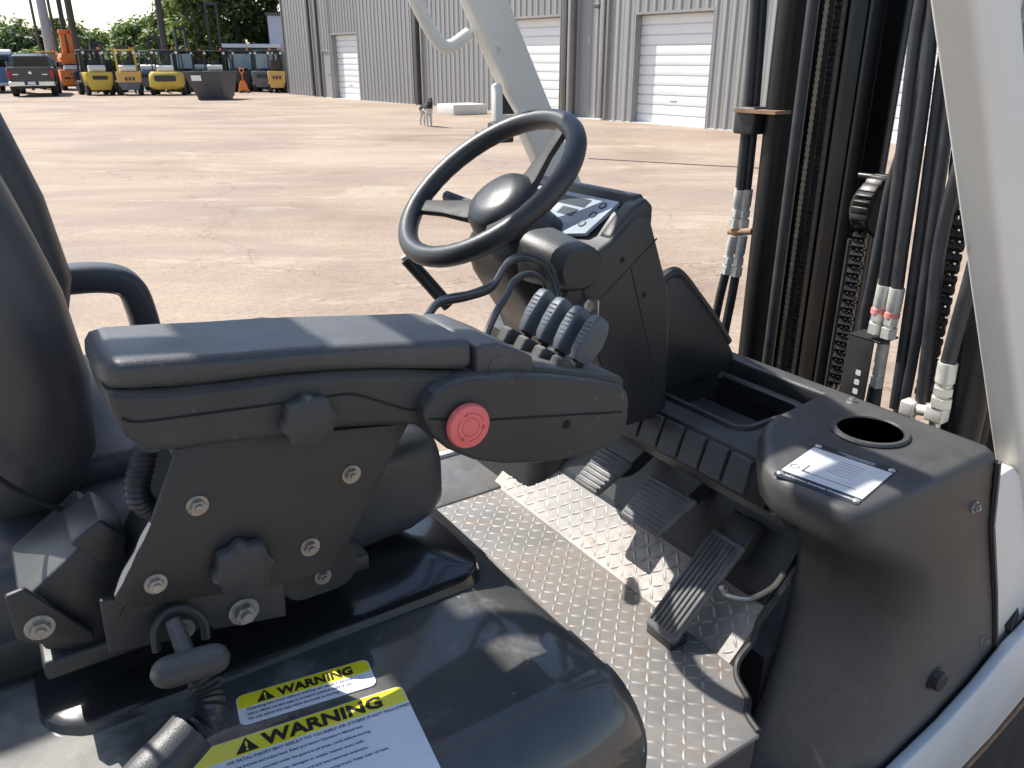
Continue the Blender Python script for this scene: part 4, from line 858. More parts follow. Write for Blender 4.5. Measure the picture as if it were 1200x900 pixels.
def leaf_chain(p0, p1, pitch, w, th, rows, mat, name='chain', across=(0, 1, 0)):
    """flat link plates, alternating rows, pinned along the line p0-p1; plates lie across the given direction"""
    p0, p1 = V(p0), V(p1); t = (p1 - p0); n = int(t.length / pitch); t.normalize(); ac = V(across); s = t.cross(ac).normalized()
    bm = bmn()
    for i in range(n):
        a = p0 + t * pitch * i; c = a + t * pitch * 0.5
        for r_ in range(rows):
            if (i + r_) % 2: continue
            off = (r_ - (rows - 1) / 2) * th * 1.12
            L = pitch * 1.30; q = []
            for u, v in ((-L, 0), (-L * 0.86, w * 0.36), (-L * 0.55, w * 0.5), (0, w * 0.30), (L * 0.55, w * 0.5), (L * 0.86, w * 0.36), (L, 0), (L * 0.86, -w * 0.36), (L * 0.55, -w * 0.5), (0, -w * 0.30), (-L * 0.55, -w * 0.5), (-L * 0.86, -w * 0.36)):
                q.append(c + t * u * 0.72 + s * v)
            va = [bm.verts.new(p + ac * (off - th / 2)) for p in q]; vb = [bm.verts.new(p + ac * (off + th / 2)) for p in q]
            bm.faces.new(va); bm.faces.new(vb[::-1])
            for k in range(12): bm.faces.new((va[k], vb[k], vb[(k + 1) % 12], va[(k + 1) % 12]))
        cyl(bm, a - ac * th * rows * 0.62, a + ac * th * rows * 0.62, w * 0.2, n=8)
    return obj(name, bm, mat, mast)
leaf_chain((1.50, 1.128, 2.35), (1.50, 1.128, 0.95), 0.0125, 0.0095, 0.003, 3, 'chain_steel', across=(0.75, 0.66, 0))
leaf_chain((1.53, 1.118, 2.35), (1.53, 1.118, 0.95), 0.0125, 0.012, 0.003, 5, 'greasy_chain', across=(0.0, 1.0, 0))
leaf_chain((1.360,0.881,1.380), (1.360,0.883,1.040), 0.017, 0.021, 0.0042, 5, 'greasy_chain', across=(0.30, -0.95, 0))
leaf_chain((1.300,0.672,1.425), (1.300,0.676,1.090), 0.018, 0.023, 0.0042, 5, 'greasy_chain', across=(0.30, -0.95, 0))
# chain pulley
pc = V((1.380,0.866,1.396))
obj('chain_pulley', LA(pc - V((0.0, 0.02, 0)), (0.25, 0.97, 0), [(0.012, -0.006), (0.052, -0.006), (0.054, 0.0), (0.046, 0.006), (0.046, 0.03), (0.054, 0.036), (0.052, 0.042), (0.012, 0.042)], 32), 'greasy_chain', mast)
bm = bmn()
for i in range(15):
    a = R(-10 + i * 14); c = pc + V((-0.055 * math.cos(a) * 0.25 * 0 - 0.053 * math.cos(a), 0.0, 0.053 * math.sin(a)))
    box(bm, (-0.009, -0.017, -0.0065), (0.009, 0.017, 0.0065), M.Translation(c) @ M.Rotation(math.pi / 2 - a + 1.57, 4, 'Y'))
obj('pulley_chain', bm, 'greasy_chain', mast, bevel=0.002)
obj('pulley_pin', CY(pc + V((0, -0.06, 0.055)), pc + V((0, 0.05, 0.055)), 0.006), 'greasy_chain', mast)
# hoses
def hose(pts, r, mat='hose_rubber'):
    if pts[0][2] > 1.35: pts = [(pts[0][0] + 0.14, pts[0][1] + 0.03, pts[0][2] + 0.75), (pts[0][0] + 0.05, pts[0][1] + 0.015, pts[0][2] + 0.30)] + list(pts)
    return obj('hose', TU(pts, r, 12), mat, mast)
def fitting(p0, p1, r, mat='fitting_white', name='hose_fitting'):
    p0, p1 = V(p0), V(p1); d_ = p1 - p0; L = d_.length
    bm = bmn(); lathe(bm, p0, d_, [(r * 1.18, 0), (r * 1.18, L * 0.42), (r * 1.0, L * 0.46), (r * 0.95, L * 0.56)], 16)
    cyl(bm, p0 + d_ * 0.54, p0 + d_ * 0.70, r * 1.25, n=6); cyl(bm, p0 + d_ * 0.70, p0 + d_ * 0.76, r * 0.9, n=14); cyl(bm, p0 + d_ * 0.76, p0 + d_ * 0.96, r * 1.35, n=6)
    return obj(name, bm, mat, mast, angle=30)
hose([(1.260,0.787,1.837),(1.260,0.780,1.757),(1.260,0.778,1.674),(1.260,0.769,1.536),(1.260,0.762,1.401),(1.260,0.757,1.289)], 0.0100)
hose([(1.260,0.761,1.801),(1.260,0.756,1.710),(1.260,0.747,1.589),(1.260,0.741,1.459),(1.260,0.737,1.363),(1.260,0.733,1.289)], 0.0100)
hose([(1.270,0.734,1.732),(1.270,0.733,1.650),(1.270,0.727,1.539),(1.270,0.719,1.407),(1.270,0.712,1.266),(1.270,0.704,1.084)], 0.0088)
hose([(1.270,0.709,1.673),(1.270,0.708,1.584),(1.270,0.702,1.470),(1.270,0.697,1.369),(1.270,0.690,1.226),(1.270,0.688,1.083)], 0.0088)
hose([(1.250,0.668,1.604),(1.250,0.665,1.520),(1.250,0.670,1.443),(1.250,0.670,1.363),(1.250,0.661,1.267),(1.250,0.649,1.122)], 0.0105)
hose([(1.300,0.785,1.573),(1.300,0.793,1.505),(1.300,0.802,1.442),(1.300,0.804,1.331),(1.300,0.807,1.221),(1.300,0.805,1.106)], 0.0095)
hose([(1.240,0.607,1.465),(1.240,0.606,1.402),(1.240,0.608,1.343),(1.240,0.612,1.274),(1.240,0.615,1.203)], 0.0115)
obj('side_cylinder', CY((1.300,0.608,1.328), (1.300,0.606,1.046), 0.036, n=24), 'mast_metal', mast)
f1 = fitting((1.260,0.756,1.295), (1.260,0.759,1.206), 0.0105); f2 = fitting((1.260,0.733,1.295), (1.260,0.734,1.204), 0.0105)
for a in ((1.260,0.759,1.249), (1.260,0.734,1.248)):
    obj('red_mark_band', CY(V(a) - V((0, 0, 0.0045)), V(a) + V((0, 0, 0.0045)), 0.0128, n=12), 'orange_mark', mast)
fitting((1.275,0.748,1.191), (1.275,0.748,1.105), 0.009); fitting((1.240,0.615,1.203), (1.240,0.612,1.125), 0.0125)
obj('hose_tail', TU([(1.275,0.749,1.110),(1.275,0.750,1.063),(1.275,0.751,1.011)], 0.0115), 'hose_rubber', mast)
eb = V((1.240,0.615,1.115)); ea = V((1.240,0.661,1.107))
obj('elbow_block', B(eb - V((0.013, 0.015, 0.014)), eb + V((0.013, 0.015, 0.013))), 'fitting_white', mast, bevel=0.003)
obj('elbow_pipe', CY(eb, ea, 0.0095), 'fitting_white', mast)
obj('elbow_block', B(ea - V((0.013, 0.012, 0.012)), ea + V((0.013, 0.012, 0.014))), 'fitting_white', mast, bevel=0.003)
obj('elbow_nut', CY(ea - V((0, 0, 0.01)), ea - V((0, 0, 0.05)), 0.0125, n=6), 'fitting_white', mast); obj('elbow_nut', CY(eb - V((0, 0, 0.01)), eb - V((0, 0, 0.06)), 0.009, n=12), 'zinc', mast)
# slotted hose bracket
hb = [V(p) for p in [(1.250,0.798,1.199),(1.250,0.750,1.204),(1.250,0.752,1.088),(1.250,0.801,1.088)]]
hm = frame(hb[3], hb[2] - hb[3], hb[0] - hb[3]); hw_ = (hb[2] - hb[3]).length; hh_ = (hb[0] - hb[3]).length
bm = bmn(); prism(bm, [(0, -0.06), (hw_, -0.06), (hw_, hh_), (0, hh_)], 'z', -0.004, 0.0)
for v in bm.verts: v.co = hm @ v.co
hbo = obj('hose_bracket', bm, 'bracket_metal', FT, bevel=0.001)
bm = bmn(); prism(bm, [(0, hh_ - 0.004), (hw_ + 0.012, hh_ - 0.004), (hw_ + 0.012, hh_), (0, hh_)], 'z', -0.055, 0.0)
for v in bm.verts: v.co = hm @ v.co
obj('bracket_flange', bm, 'bracket_metal', hbo, bevel=0.001)
for k in range(3):
    bm = bmn(); prism(bm, rr2(hw_ * 0.52, hw_ * 0.72, hh_ * (0.04 + 0.16 * k), hh_ * (0.13 + 0.16 * k), 0.002, 2), 'z', -0.001, 0.0006)
    for v in bm.verts: v.co = hm @ v.co
    obj('slot', bm, 'slab_cream', hbo)
hose([(1.330,0.807,1.786),(1.330,0.801,1.688),(1.330,0.792,1.558),(1.330,0.786,1.420),(1.330,0.782,1.270),(1.330,0.778,1.108),(1.330,0.773,1.005)], 0.0095); hose([(1.320,0.756,1.662),(1.320,0.751,1.561),(1.320,0.744,1.440),(1.320,0.736,1.297),(1.320,0.728,1.159),(1.320,0.722,1.028)], 0.009); hose([(1.340,0.721,1.536),(1.340,0.712,1.443),(1.340,0.706,1.345),(1.340,0.700,1.226),(1.340,0.687,1.087)], 0.010)
# hoses left of the cylinder
hose([(1.450,1.275,1.861),(1.450,1.266,1.766),(1.450,1.258,1.616),(1.450,1.255,1.493),(1.450,1.254,1.378)], 0.0125); hose([(1.460,1.266,1.861),(1.460,1.259,1.766),(1.460,1.251,1.616),(1.460,1.247,1.493),(1.460,1.247,1.371)], 0.0115)
fitting((1.450,1.255,1.382), (1.450,1.262,1.288), 0.0105); fitting((1.460,1.243,1.379), (1.460,1.246,1.290), 0.0105)
obj('rusty_clamp', CY((1.450,1.274,1.278), (1.450,1.207,1.291), 0.008, n=10), 'rust', mast)
fitting((1.450,1.260,1.273), (1.450,1.273,1.177), 0.010, 'fitting_white'); fitting((1.460,1.243,1.274), (1.460,1.250,1.174), 0.010, 'fitting_white')
hose([(1.450,1.272,1.185),(1.450,1.284,1.116),(1.450,1.294,1.037),(1.450,1.309,0.932)], 0.0105); hose([(1.460,1.251,1.180),(1.460,1.256,1.121),(1.460,1.265,1.043),(1.460,1.277,0.917)], 0.0105)
obj('rust_pipe', TU([(1.470,1.247,1.274),(1.470,1.258,1.161),(1.470,1.270,1.073),(1.470,1.275,0.961)], 0.0045, 8), 'rust', mast)
# load backrest and forks ahead of the mast (out of view)
obj('fork_carriage', B((1.78, 0.50, 0.10), (1.83, 1.38, 0.62)), 'mast_metal', mast, bevel=0.006)
for y0 in (0.62, 1.14): obj('fork', PR([(1.83, 0.05), (2.9, 0.05), (2.9, 0.06), (1.88, 0.095), (1.88, 0.6), (1.83, 0.6)], 'y', y0, y0 + 0.12), 'mast_metal', mast, bevel=0.004)

# ================================================================== the yard behind
def lobj(name, bm, mat, parent, **k):
    o = obj(name, bm, mat, None, **k); o.parent = parent; return o
def bthing(name, label, cat, loc, turn=0.0, group=None):
    """a thing standing on the yard; local y points away from the photographer's side of the yard, x to the right"""
    o = thing(name, label, cat, (loc[0], loc[1], 0), group)
    o.rotation_euler.z = math.atan2(-loc[0], loc[1]) + R(turn)
    return o

# ---- warehouse along the yard
wh = thing('warehouse', 'long grey corrugated metal warehouse with white roller doors', 'warehouse', (14.6, 41.5, 0))
wh.rotation_euler.z = math.atan2(-0.99819, 0.06021)
# unit panel: 1 wide, 1 high, three trapezoid ribs standing proud towards -y
bm = bmn(); prof = []
for k in range(3):
    a = k / 3
    prof += [(a + 0.0, 0.0), (a + 0.045, -0.030), (a + 0.100, -0.030), (a + 0.145, 0.0), (a + 0.21, 0.0), (a + 0.22, -0.005), (a + 0.25, -0.005), (a + 0.26, 0.0)]
prof.append((1.0, 0.0))
lo = [bm.verts.new((x, y, 0)) for x, y in prof]; hi = [bm.verts.new((x, y, 1)) for x, y in prof]
for i in range(len(prof) - 1): bm.faces.new((lo[i], lo[i + 1], hi[i + 1], hi[i]))
panel_me = bpy.data.meshes.new('cladding_panel'); bm.to_mesh(panel_me); bm.free(); panel_me.materials.append(MAT['cladding'])
panel_dk = panel_me.copy(); panel_dk.materials.clear(); panel_dk.materials.append(MAT['cladding_dark'])
def panels(s0, s1, z0, z1, me=panel_me, y=0.0):
    n = max(1, round((s1 - s0) / 0.95)); w = (s1 - s0) / n
    for i in range(n):
        o = bpy.data.objects.new('cladding_panel', me); col.objects.link(o); o.parent = wh
        o.location = (s0 + i * w, y + random.uniform(-0.004, 0.004), z0); o.scale = (w, 1, z1 - z0)
WH = 6.0
doors = [(4.40, 6.88, 2.68), (17.62, 20.30, 2.86), (23.49, 26.17, 2.78), (29.62, 32.3, 2.78), (36.0, 38.7, 2.78)]
pd = (3.20, 4.12, 2.05)
cuts = [(-0.97, 2.06), (2.45, pd[0]), (pd[1], doors[0][0]), (doors[0][1], 11.55), (12.25, doors[1][0]), (doors[1][1], 20.52), (22.30, doors[2][0]), (doors[2][1], doors[3][0]), (doors[3][1], doors[4][0]), (doors[4][1], 46.0)]
for a, b in cuts: panels(a, b, 0.02, WH)
panels(2.06, 2.45, 0.02, WH, panel_dk, 0.05); panels(11.55, 12.25, 0.02, WH, panel_dk, 0.05); panels(20.52, 22.30, 0.02, WH, panel_dk, 0.16)
panels(pd[0], pd[1], pd[2], WH)
# roller-door slat: unit length, shallow curved profile
bm = bmn(); sp = [(0.0, 0.0), (0.004, 0.0), (0.034, 0.05), (0.040, 0.30), (0.040, 0.62), (0.034, 0.90), (0.0, 0.935), (-0.006, 0.96), (-0.006, 1.0), (-0.02, 1.0), (-0.02, 0.0)]
a = [bm.verts.new((0, -p[0], p[1])) for p in sp]; b = [bm.verts.new((1, -p[0], p[1])) for p in sp]
for i in range(len(sp)): bm.faces.new((a[i], b[i], b[(i + 1) % len(sp)], a[(i + 1) % len(sp)]))
slat_me = bpy.data.meshes.new('slat'); bmesh.ops.recalc_face_normals(bm, faces=bm.faces); bm.to_mesh(slat_me); bm.free(); slat_me.materials.append(MAT['door_white'])
for s0, s1, h in doors:
    panels(s0, s1, h, WH)
    bm = bmn(); box(bm, (s0 - 0.03, -0.035, 0), (s0, 0.27, h + 0.05)); box(bm, (s1, -0.035, 0), (s1 + 0.03, 0.27, h + 0.05)); box(bm, (s0, -0.035, h), (s1, 0.27, h + 0.06))
    rd = lobj('roller_door', bm, 'trim_grey', wh)
    n = 11; hh = h / n
    for i in range(n):
        o = bpy.data.objects.new('slat', slat_me); col.objects.link(o); o.parent = rd
        o.location = (s0, 0.245, i * hh); o.scale = (s1 - s0, 1, hh)
    bm = bmn(); box(bm, ((s0 + s1) / 2 - 0.12, 0.205, hh * 2.3), ((s0 + s1) / 2 + 0.12, 0.235, hh * 2.45)); lobj('door_handle', bm, 'trim_dark', rd)
d = lobj('side_door', B((pd[0] + 0.06, 0.02, 0.02), (pd[1] - 0.06, 0.08, pd[2] - 0.05)), 'cladding', wh)
bm = bmn(); box(bm, (pd[0], -0.03, 0), (pd[0] + 0.06, 0.09, pd[2])); box(bm, (pd[1] - 0.06, -0.03, 0), (pd[1], 0.09, pd[2])); box(bm, (pd[0] + 0.06, -0.03, pd[2] - 0.05), (pd[1] - 0.06, 0.09, pd[2]))
lobj('door_frame', bm, 'trim_grey', d)
lobj('door_handle', B((pd[1] - 0.2, -0.05, 0.98), (pd[1] - 0.12, 0.02, 1.03)), 'trim_dark', d)
for s, w_, dp, mt in ((2.06, 0.10, 0.09, 'trim_dark'), (2.40, 0.09, 0.07, 'trim_grey'), (2.92, 0.14, 0.10, 'trim_dark'), (11.52, 0.10, 0.10, 'trim_grey'), (11.80, 0.20, 0.16, 'trim_dark'), (12.2, 0.10, 0.10, 'trim_grey'),
                      (20.50, 0.20, 0.12, 'trim_dark'), (20.78, 0.12, 0.14, 'trim_grey'), (22.16, 0.16, 0.13, 'trim_grey'), (22.36, 0.10, 0.09, 'cladding'), (27.25, 0.11, 0.10, 'trim_grey'), (33.2, 0.11, 0.10, 'trim_grey'), (-1.07, 0.12, 0.06, 'trim_dark')):
    lobj('downspout', B((s, -dp, 0.06), (s + w_, 0.02, WH)), mt, wh, bevel=0.01)
lobj('wall_core', B((-0.97, 0.30, 0.0), (46.0, 14.0, WH - 0.05)), 'cladding', wh)
lobj('eaves', B((-1.1, -0.18, WH), (46.1, 0.35, WH + 0.18)), 'trim_grey', wh)
lobj('roof', PR([(-0.2, WH + 0.1), (7.0, WH + 1.0), (14.2, WH + 0.1)], 'x', -1.1, 46.1), 'cladding', wh)
lobj('footing', B((-0.97, -0.02, 0.0), (46.0, 0.28, 0.02)), 'slab_cream', wh)
obj_f = text_mesh('F', 0.24, M.Translation((21.40, 0.155, 2.10)) @ M.Rotation(R(90), 4, 'X'), 0.006, depth=0.01)
lobj('unit_letter', obj_f, 'label_white', wh)
lobj('wall_lamp', B((21.75, -0.02, 3.02), (22.0, 0.16, 3.14)), 'trim_dark', wh, bevel=0.02)

# ---- small things in front of it
sl = tag(obj('concrete_slab', LO([(0.0, 13.35, 14.62, 23.55, 24.65, 0.02), (0.31, 13.35, 14.62, 23.55, 24.65, 0.02)], 'z', 3), 'slab_cream', None, bevel=0.01), 'low cream concrete block lying flat beside the corrugated wall', 'concrete block')
jt = obj('wire_shadow_strip', TU([(9.346,11.625,0.004),(9.886,10.648,0.004),(10.391,9.733,0.004),(10.922,8.837,0.004)], 0.012, 6), 'pole_wood'); jt['kind'] = 'structure'  # dark strip laid on the concrete as a wire's cast shadow
wt = thing('weed_tuft', 'small yellow green weed tuft growing through the concrete yard', 'weed', (10.170,16.512,0.000))
c0 = V((10.170,16.512,0.000))
bm = bmn()
for i in range(70):
    a = random.uniform(0, 6.28); r0 = random.uniform(0, 0.35); b0 = c0 + V((math.cos(a) * r0, math.sin(a) * r0, 0)); h = random.uniform(0.06, 0.2)
    t = V((random.uniform(-.08, .08), random.uniform(-.08, .08), h)); s = V((math.cos(a + 1.5), math.sin(a + 1.5), 0)) * 0.015
    bm.faces.new([bm.verts.new(b0 - s), bm.verts.new(b0 + s), bm.verts.new(b0 + t)])
obj('blades', bm, 'weed', wt)

# ---- dog
def dog_material():
    m, n, l, b = nodes_of('dog_coat')
    vec = objco(n, l); t = noise(n, l, 6.5, 3, 0.5, vec, 0.3); sep = n.new('ShaderNodeSeparateXYZ'); l.new(vec, sep.inputs[0])
    mr = n.new('ShaderNodeMapRange'); mr.inputs['From Min'].default_value = 0.38; mr.inputs['From Max'].default_value = 0.60; l.new(sep.outputs['Z'], mr.inputs['Value'])
    ad = n.new('ShaderNodeMath'); ad.operation = 'MULTIPLY_ADD'; l.new(t.outputs['Fac'], ad.inputs[0]); ad.inputs[1].default_value = 0.7; l.new(mr.outputs[0], ad.inputs[2])
    r = ramp(n, [(0.70, (0.62, 0.58, 0.52)), (0.78, (0.02, 0.019, 0.019))]); l.new(ad.outputs[0], r.inputs['Fac']); l.new(r.outputs['Color'], b.inputs['Base Color'])
    b.inputs['Roughness'].default_value = 0.75
dog_material()
dog = thing('dog', 'black and white dog standing on the concrete with white legs', 'dog', (10.5, 20.0, 0))
me = bpy.data.meshes.new('body'); V3 = []; E3 = []; RD = []
def dv(p, r, prev=None):
    V3.append(p); RD.append(r)
    if prev is not None: E3.append((prev, len(V3) - 1))
    return len(V3) - 1
# local: +x to the right of the picture, +y away; the dog faces right and a little towards the viewer
hip = dv((-0.20, 0.06, 0.50), (0.085, 0.10)); bel = dv((-0.04, 0.02, 0.50), (0.09, 0.105), hip); che = dv((0.13, -0.02, 0.49), (0.10, 0.13), bel)
nk = dv((0.22, -0.05, 0.60), (0.07, 0.08), che); hd = dv((0.27, -0.07, 0.685), (0.075, 0.078), nk); mz = dv((0.345, -0.11, 0.655), (0.045, 0.042), hd); ns = dv((0.385, -0.13, 0.648), (0.024, 0.022), mz)
for sy in (-1, 1):
    sh = dv((0.14, -0.02 + sy * 0.065, 0.42), (0.062, 0.075), che); el = dv((0.115, -0.02 + sy * 0.07, 0.28), (0.042, 0.048), sh); wr = dv((0.135, -0.02 + sy * 0.07, 0.13), (0.033, 0.033), el); pw = dv((0.135, -0.02 + sy * 0.07, 0.035), (0.033, 0.033), wr); dv((0.165, -0.03 + sy * 0.07, 0.022), (0.022, 0.02), pw)
    th_ = dv((-0.20, 0.06 + sy * 0.065, 0.42), (0.075, 0.09), hip); kn = dv((-0.155, 0.05 + sy * 0.07, 0.30), (0.054, 0.056), th_); hk = dv((-0.245, 0.06 + sy * 0.07, 0.17), (0.034, 0.036), kn); ft = dv((-0.235, 0.06 + sy * 0.07, 0.035), (0.032, 0.032), hk); dv((-0.20, 0.05 + sy * 0.07, 0.022), (0.022, 0.02), ft)
    dv((0.245, -0.055 + sy * 0.055, 0.765), (0.014, 0.010), hd)
t1 = dv((-0.29, 0.085, 0.52), (0.03, 0.03), hip); t2 = dv((-0.36, 0.10, 0.46), (0.026, 0.026), t1); dv((-0.40, 0.11, 0.37), (0.014, 0.014), t2)
me.from_pydata(V3, E3, [])
do = bpy.data.objects.new('body', me); col.objects.link(do); do.parent = dog
sk = do.modifiers.new('skin', 'SKIN'); sk.use_smooth_shade = True
for i, sv in enumerate(me.skin_vertices[0].data): sv.radius = RD[i]; sv.use_root = (i == 0)
sb = do.modifiers.new('sub', 'SUBSURF'); sb.levels = 2; sb.render_levels = 2
me.materials.append(MAT['dog_coat'])
dog.rotation_euler.z = math.atan2(-10.5, 20.0) - R(48); dog.scale = (0.95, 0.95, 0.95)
for sx, sy in ((0.30, -0.105), (0.31, -0.055)): lobj('eye', LA((sx, sy, 0.70), (0.6, -0.6, 0.2), [(0.0, 0), (0.008, 0.002), (0.0, 0.006)], 8), 'ink', dog)
lobj('nose', LA((0.395, -0.137, 0.655), (0.8, -0.3, 0), [(0.012, -0.006), (0.014, 0.0), (0.008, 0.008), (0.0, 0.009)], 10), 'ink', dog)
lobj('collar', TU([(0.20 + 0.0, -0.04 + 0.085 * math.cos(t), 0.565 + 0.085 * math.sin(t) * 0.3) if False else (0.195 + 0.085 * math.sin(t) * 0.62, -0.045 + 0.078 * math.cos(t), 0.575 - 0.085 * math.sin(t) * 0.55) for t in [2 * math.pi * i / 20 for i in range(21)]], 0.012, 6, smooth=False), 'tail_red', dog)

# ---- parked machines
def bwheel(parent, x, y, r, w, mat='tyre', rim='tank_white'):
    s = 1 if x > 0 else -1
    t = lobj('wheel', LA((x - s * w / 2, y, r), (s, 0, 0), [(r * 0.5, 0), (r * 0.93, 0), (r, 0.03), (r, w - 0.03), (r * 0.93, w), (r * 0.5, w)], 24), mat, parent)
    lobj('rim', LA((x - s * w / 2, y, r), (s, 0, 0), [(0.0, w * 0.85), (r * 0.3, w * 0.85), (r * 0.55, w * 0.95), (r * 0.55, 0.02)], 18), rim, t)
def yard_forklift(loc, label, paint, guardm, turn=0, style='square', wide=1.2, tank=True, mast_h=2.1, cabin=False, group='forklifts parked across the yard', low=None):
    f = bthing('parked_forklift', label, 'forklift', loc, turn, group)
    w = wide / 2
    if style == 'round':
        cw = lobj('counterweight', LO([(0.28, -w * 0.8, w * 0.8, 0.02, 1.0, 0.2), (0.40, -w, w, -0.10, 1.0, 0.25), (0.72, -w, w, -0.14, 1.0, 0.28), (0.98, -w * 0.97, w * 0.97, -0.06, 1.0, 0.26), (1.10, -w * 0.85, w * 0.85, 0.06, 1.0, 0.2)], 'z', 5), paint, f)
        lobj('grille', LO([(-0.155, -w * 0.62, w * 0.62, 0.66, 0.94, 0.08), (-0.10, -w * 0.62, w * 0.62, 0.66, 0.94, 0.08)], 'y', 4), 'machine_dark', cw)
    else:
        cw = lobj('counterweight', LO([(0.26, -w * 0.72, w * 0.72, 0.0, 1.0, 0.08), (0.55, -w * 0.95, w * 0.95, -0.04, 1.0, 0.1), (1.02, -w, w, -0.02, 1.0, 0.1), (1.08, -w * 0.95, w * 0.95, 0.02, 1.0, 0.08)], 'z', 4), low or paint, f)
        if low: lobj('upper_weight', LO([(0.62, -w * 1.0, w * 1.0, -0.055, 1.0, 0.06), (1.09, -w * 1.02, w * 1.02, -0.05, 1.0, 0.1)], 'z', 3), paint, cw)
        if style == 'slots':
            for k in range(3): lobj('vent', B((-0.20 + k * 0.17, -0.08, 0.70), (-0.11 + k * 0.17, -0.02, 0.86)), 'machine_dark', cw)
        else: lobj('vent', B((-w * 0.55, -0.06, 0.74), (w * 0.55, -0.01, 0.92)), 'machine_dark', cw)
    lobj('body', B((-w * 0.85, 0.9, 0.40), (w * 0.85, 1.9, 1.05)), 'machine_dark', f, bevel=0.04)
    lobj('seat', LO([(1.05, -0.25, 0.25, 1.0, 1.45, 0.06), (1.20, -0.25, 0.25, 1.0, 1.45, 0.06)], 'z', 3), 'machine_dark', f)
    lobj('seat_back', LO([(1.15, -0.24, 0.24, 0.88, 1.0, 0.05), (1.65, -0.22, 0.22, 0.80, 0.9, 0.05)], 'z', 3), 'machine_dark', f)
    if tank:
        lobj('gas_tank', (lambda bm: (tube(bm, [(-0.40, 0.42, 1.24), (-0.30, 0.42, 1.24), (0.30, 0.42, 1.24), (0.40, 0.42, 1.24)], 0.16, 14, per=3, rad=lambda u: 0.155 * (1 - abs(2 * u - 1) ** 8) ** 0.5 + 0.01), bm)[1])(bmn()), 'tank_white', f)
    og = lobj('overhead_guard', B((-w * 0.85, 0.75, 2.06), (w * 0.85, 1.85, 2.12)), guardm, f, bevel=0.02)
    for sx in (-1, 1):
        lobj('guard_post', TU([(sx * w * 0.80, 0.72, 1.02), (sx * w * 0.80, 0.78, 2.08)], 0.035, 8), guardm, og)
        lobj('guard_post', TU([(sx * w * 0.80, 2.15, 0.95), (sx * w * 0.80, 1.80, 2.08)], 0.035, 8), guardm, og)
    lobj('beacon', LA((w * 0.5, 0.8, 2.12), (0, 0, 1), [(0.05, 0), (0.05, 0.08), (0.03, 0.12), (0, 0.12)], 10), 'orange_paint', og)
    for sx in (-1, 1): lobj('lamp', LA((sx * w * 0.7, 0.72, 1.98), (0, -1, 0), [(0.06, 0), (0.07, 0.03), (0, 0.04)], 12), 'tank_white', og)
    if cabin:
        for sx in (-1, 1): lobj('cab_window', B((sx * w * 0.78 - 0.01, 0.85, 1.15), (sx * w * 0.78 + 0.01, 1.75, 1.95)), 'cab_glass', f)
        lobj('cab_window', B((-w * 0.70, 0.735, 1.20), (w * 0.70, 0.75, 1.95)), 'cab_glass', f)
    ms = lobj('mast', B((-0.34, 2.25, 0.08), (-0.22, 2.42, mast_h)), 'machine_dark', f)
    lobj('mast_rail', B((0.22, 2.25, 0.08), (0.34, 2.42, mast_h)), 'machine_dark', ms); lobj('mast_bar', B((-0.34, 2.26, mast_h - 0.14), (0.34, 2.40, mast_h)), 'machine_dark', ms)
    lobj('mast_bar', B((-0.34, 2.26, mast_h * 0.45), (0.34, 2.40, mast_h * 0.45 + 0.1)), 'machine_dark', ms)
    lobj('fork', B((-0.36, 2.45, 0.05), (-0.24, 3.5, 0.09)), 'machine_dark', f); lobj('fork', B((0.24, 2.45, 0.05), (0.36, 3.5, 0.09)), 'machine_dark', f)
    for sx in (-1, 1): bwheel(f, sx * (w - 0.08), 0.45, 0.27, 0.2); bwheel(f, sx * (w - 0.05), 1.95, 0.34, 0.24)
    return f
yard_forklift((6.419,46.473,-0.000), 'yellow parked forklift with one wide dark slot in its square counterweight', 'yellow_paint', 'machine_dark', 12, 'square', 1.25)
yard_forklift((7.621,45.678,-0.000), 'tan parked forklift with grey lower counterweight, tan guard and white gas tank', 'tan_paint', 'yellow_paint', 2, 'slots', 1.1, low='machine_grey', mast_h=2.3)
yard_forklift((9.105,44.696,-0.000), 'yellow parked forklift with round counterweight and oval dark grille', 'yellow_paint', 'machine_dark', -8, 'round', 1.6)
yard_forklift((5.445,57.423,0.000), 'yellow parked forklift half hidden behind the dark pickup truck', 'yellow_paint', 'yellow_paint', 5, 'square', 1.3, tank=False)
yard_forklift((11.231,49.471,0.000), 'black parked forklift with glazed cab behind the grey hopper', 'machine_dark', 'machine_dark', 8, 'square', 1.3, tank=False, cabin=True)
yard_forklift((12.367,47.960,0.000), 'dark parked forklift with a very tall raised mast behind the grey hopper', 'machine_grey', 'machine_dark', -5, 'square', 1.4, mast_h=4.6)
yard_forklift((14.001,47.638,0.000), 'black parked forklift with glazed cab beside the orange jack', 'machine_dark', 'machine_dark', 14, 'square', 1.35, tank=False, cabin=True)
yard_forklift((14.554,46.512,0.000), 'dark parked forklift with pale cab glass next to the dark green site hut', 'machine_grey', 'machine_dark', -10, 'square', 1.3, tank=False, cabin=True)
yard_forklift((14.742,44.928,0.000), 'small tan parked forklift against the corner of the warehouse', 'tan_paint', 'machine_dark', 0, 'slots', 0.9, tank=False)
yard_forklift((7.876,50.933,0.000), 'dark parked forklift with raised mast between the yellow and the tan forklift', 'machine_dark', 'machine_dark', 20, 'square', 1.2, tank=False, mast_h=2.6)
yard_forklift((9.411,50.676,0.000), 'dark parked forklift with mast and gas tank behind the tan forklift', 'machine_grey', 'machine_grey', -15, 'square', 1.3, mast_h=2.9)
yard_forklift((12.321,50.330,-0.000), 'dark parked forklift with wide guard rising over the hopper rim', 'machine_dark', 'machine_dark', 25, 'square', 1.4, mast_h=3.4)
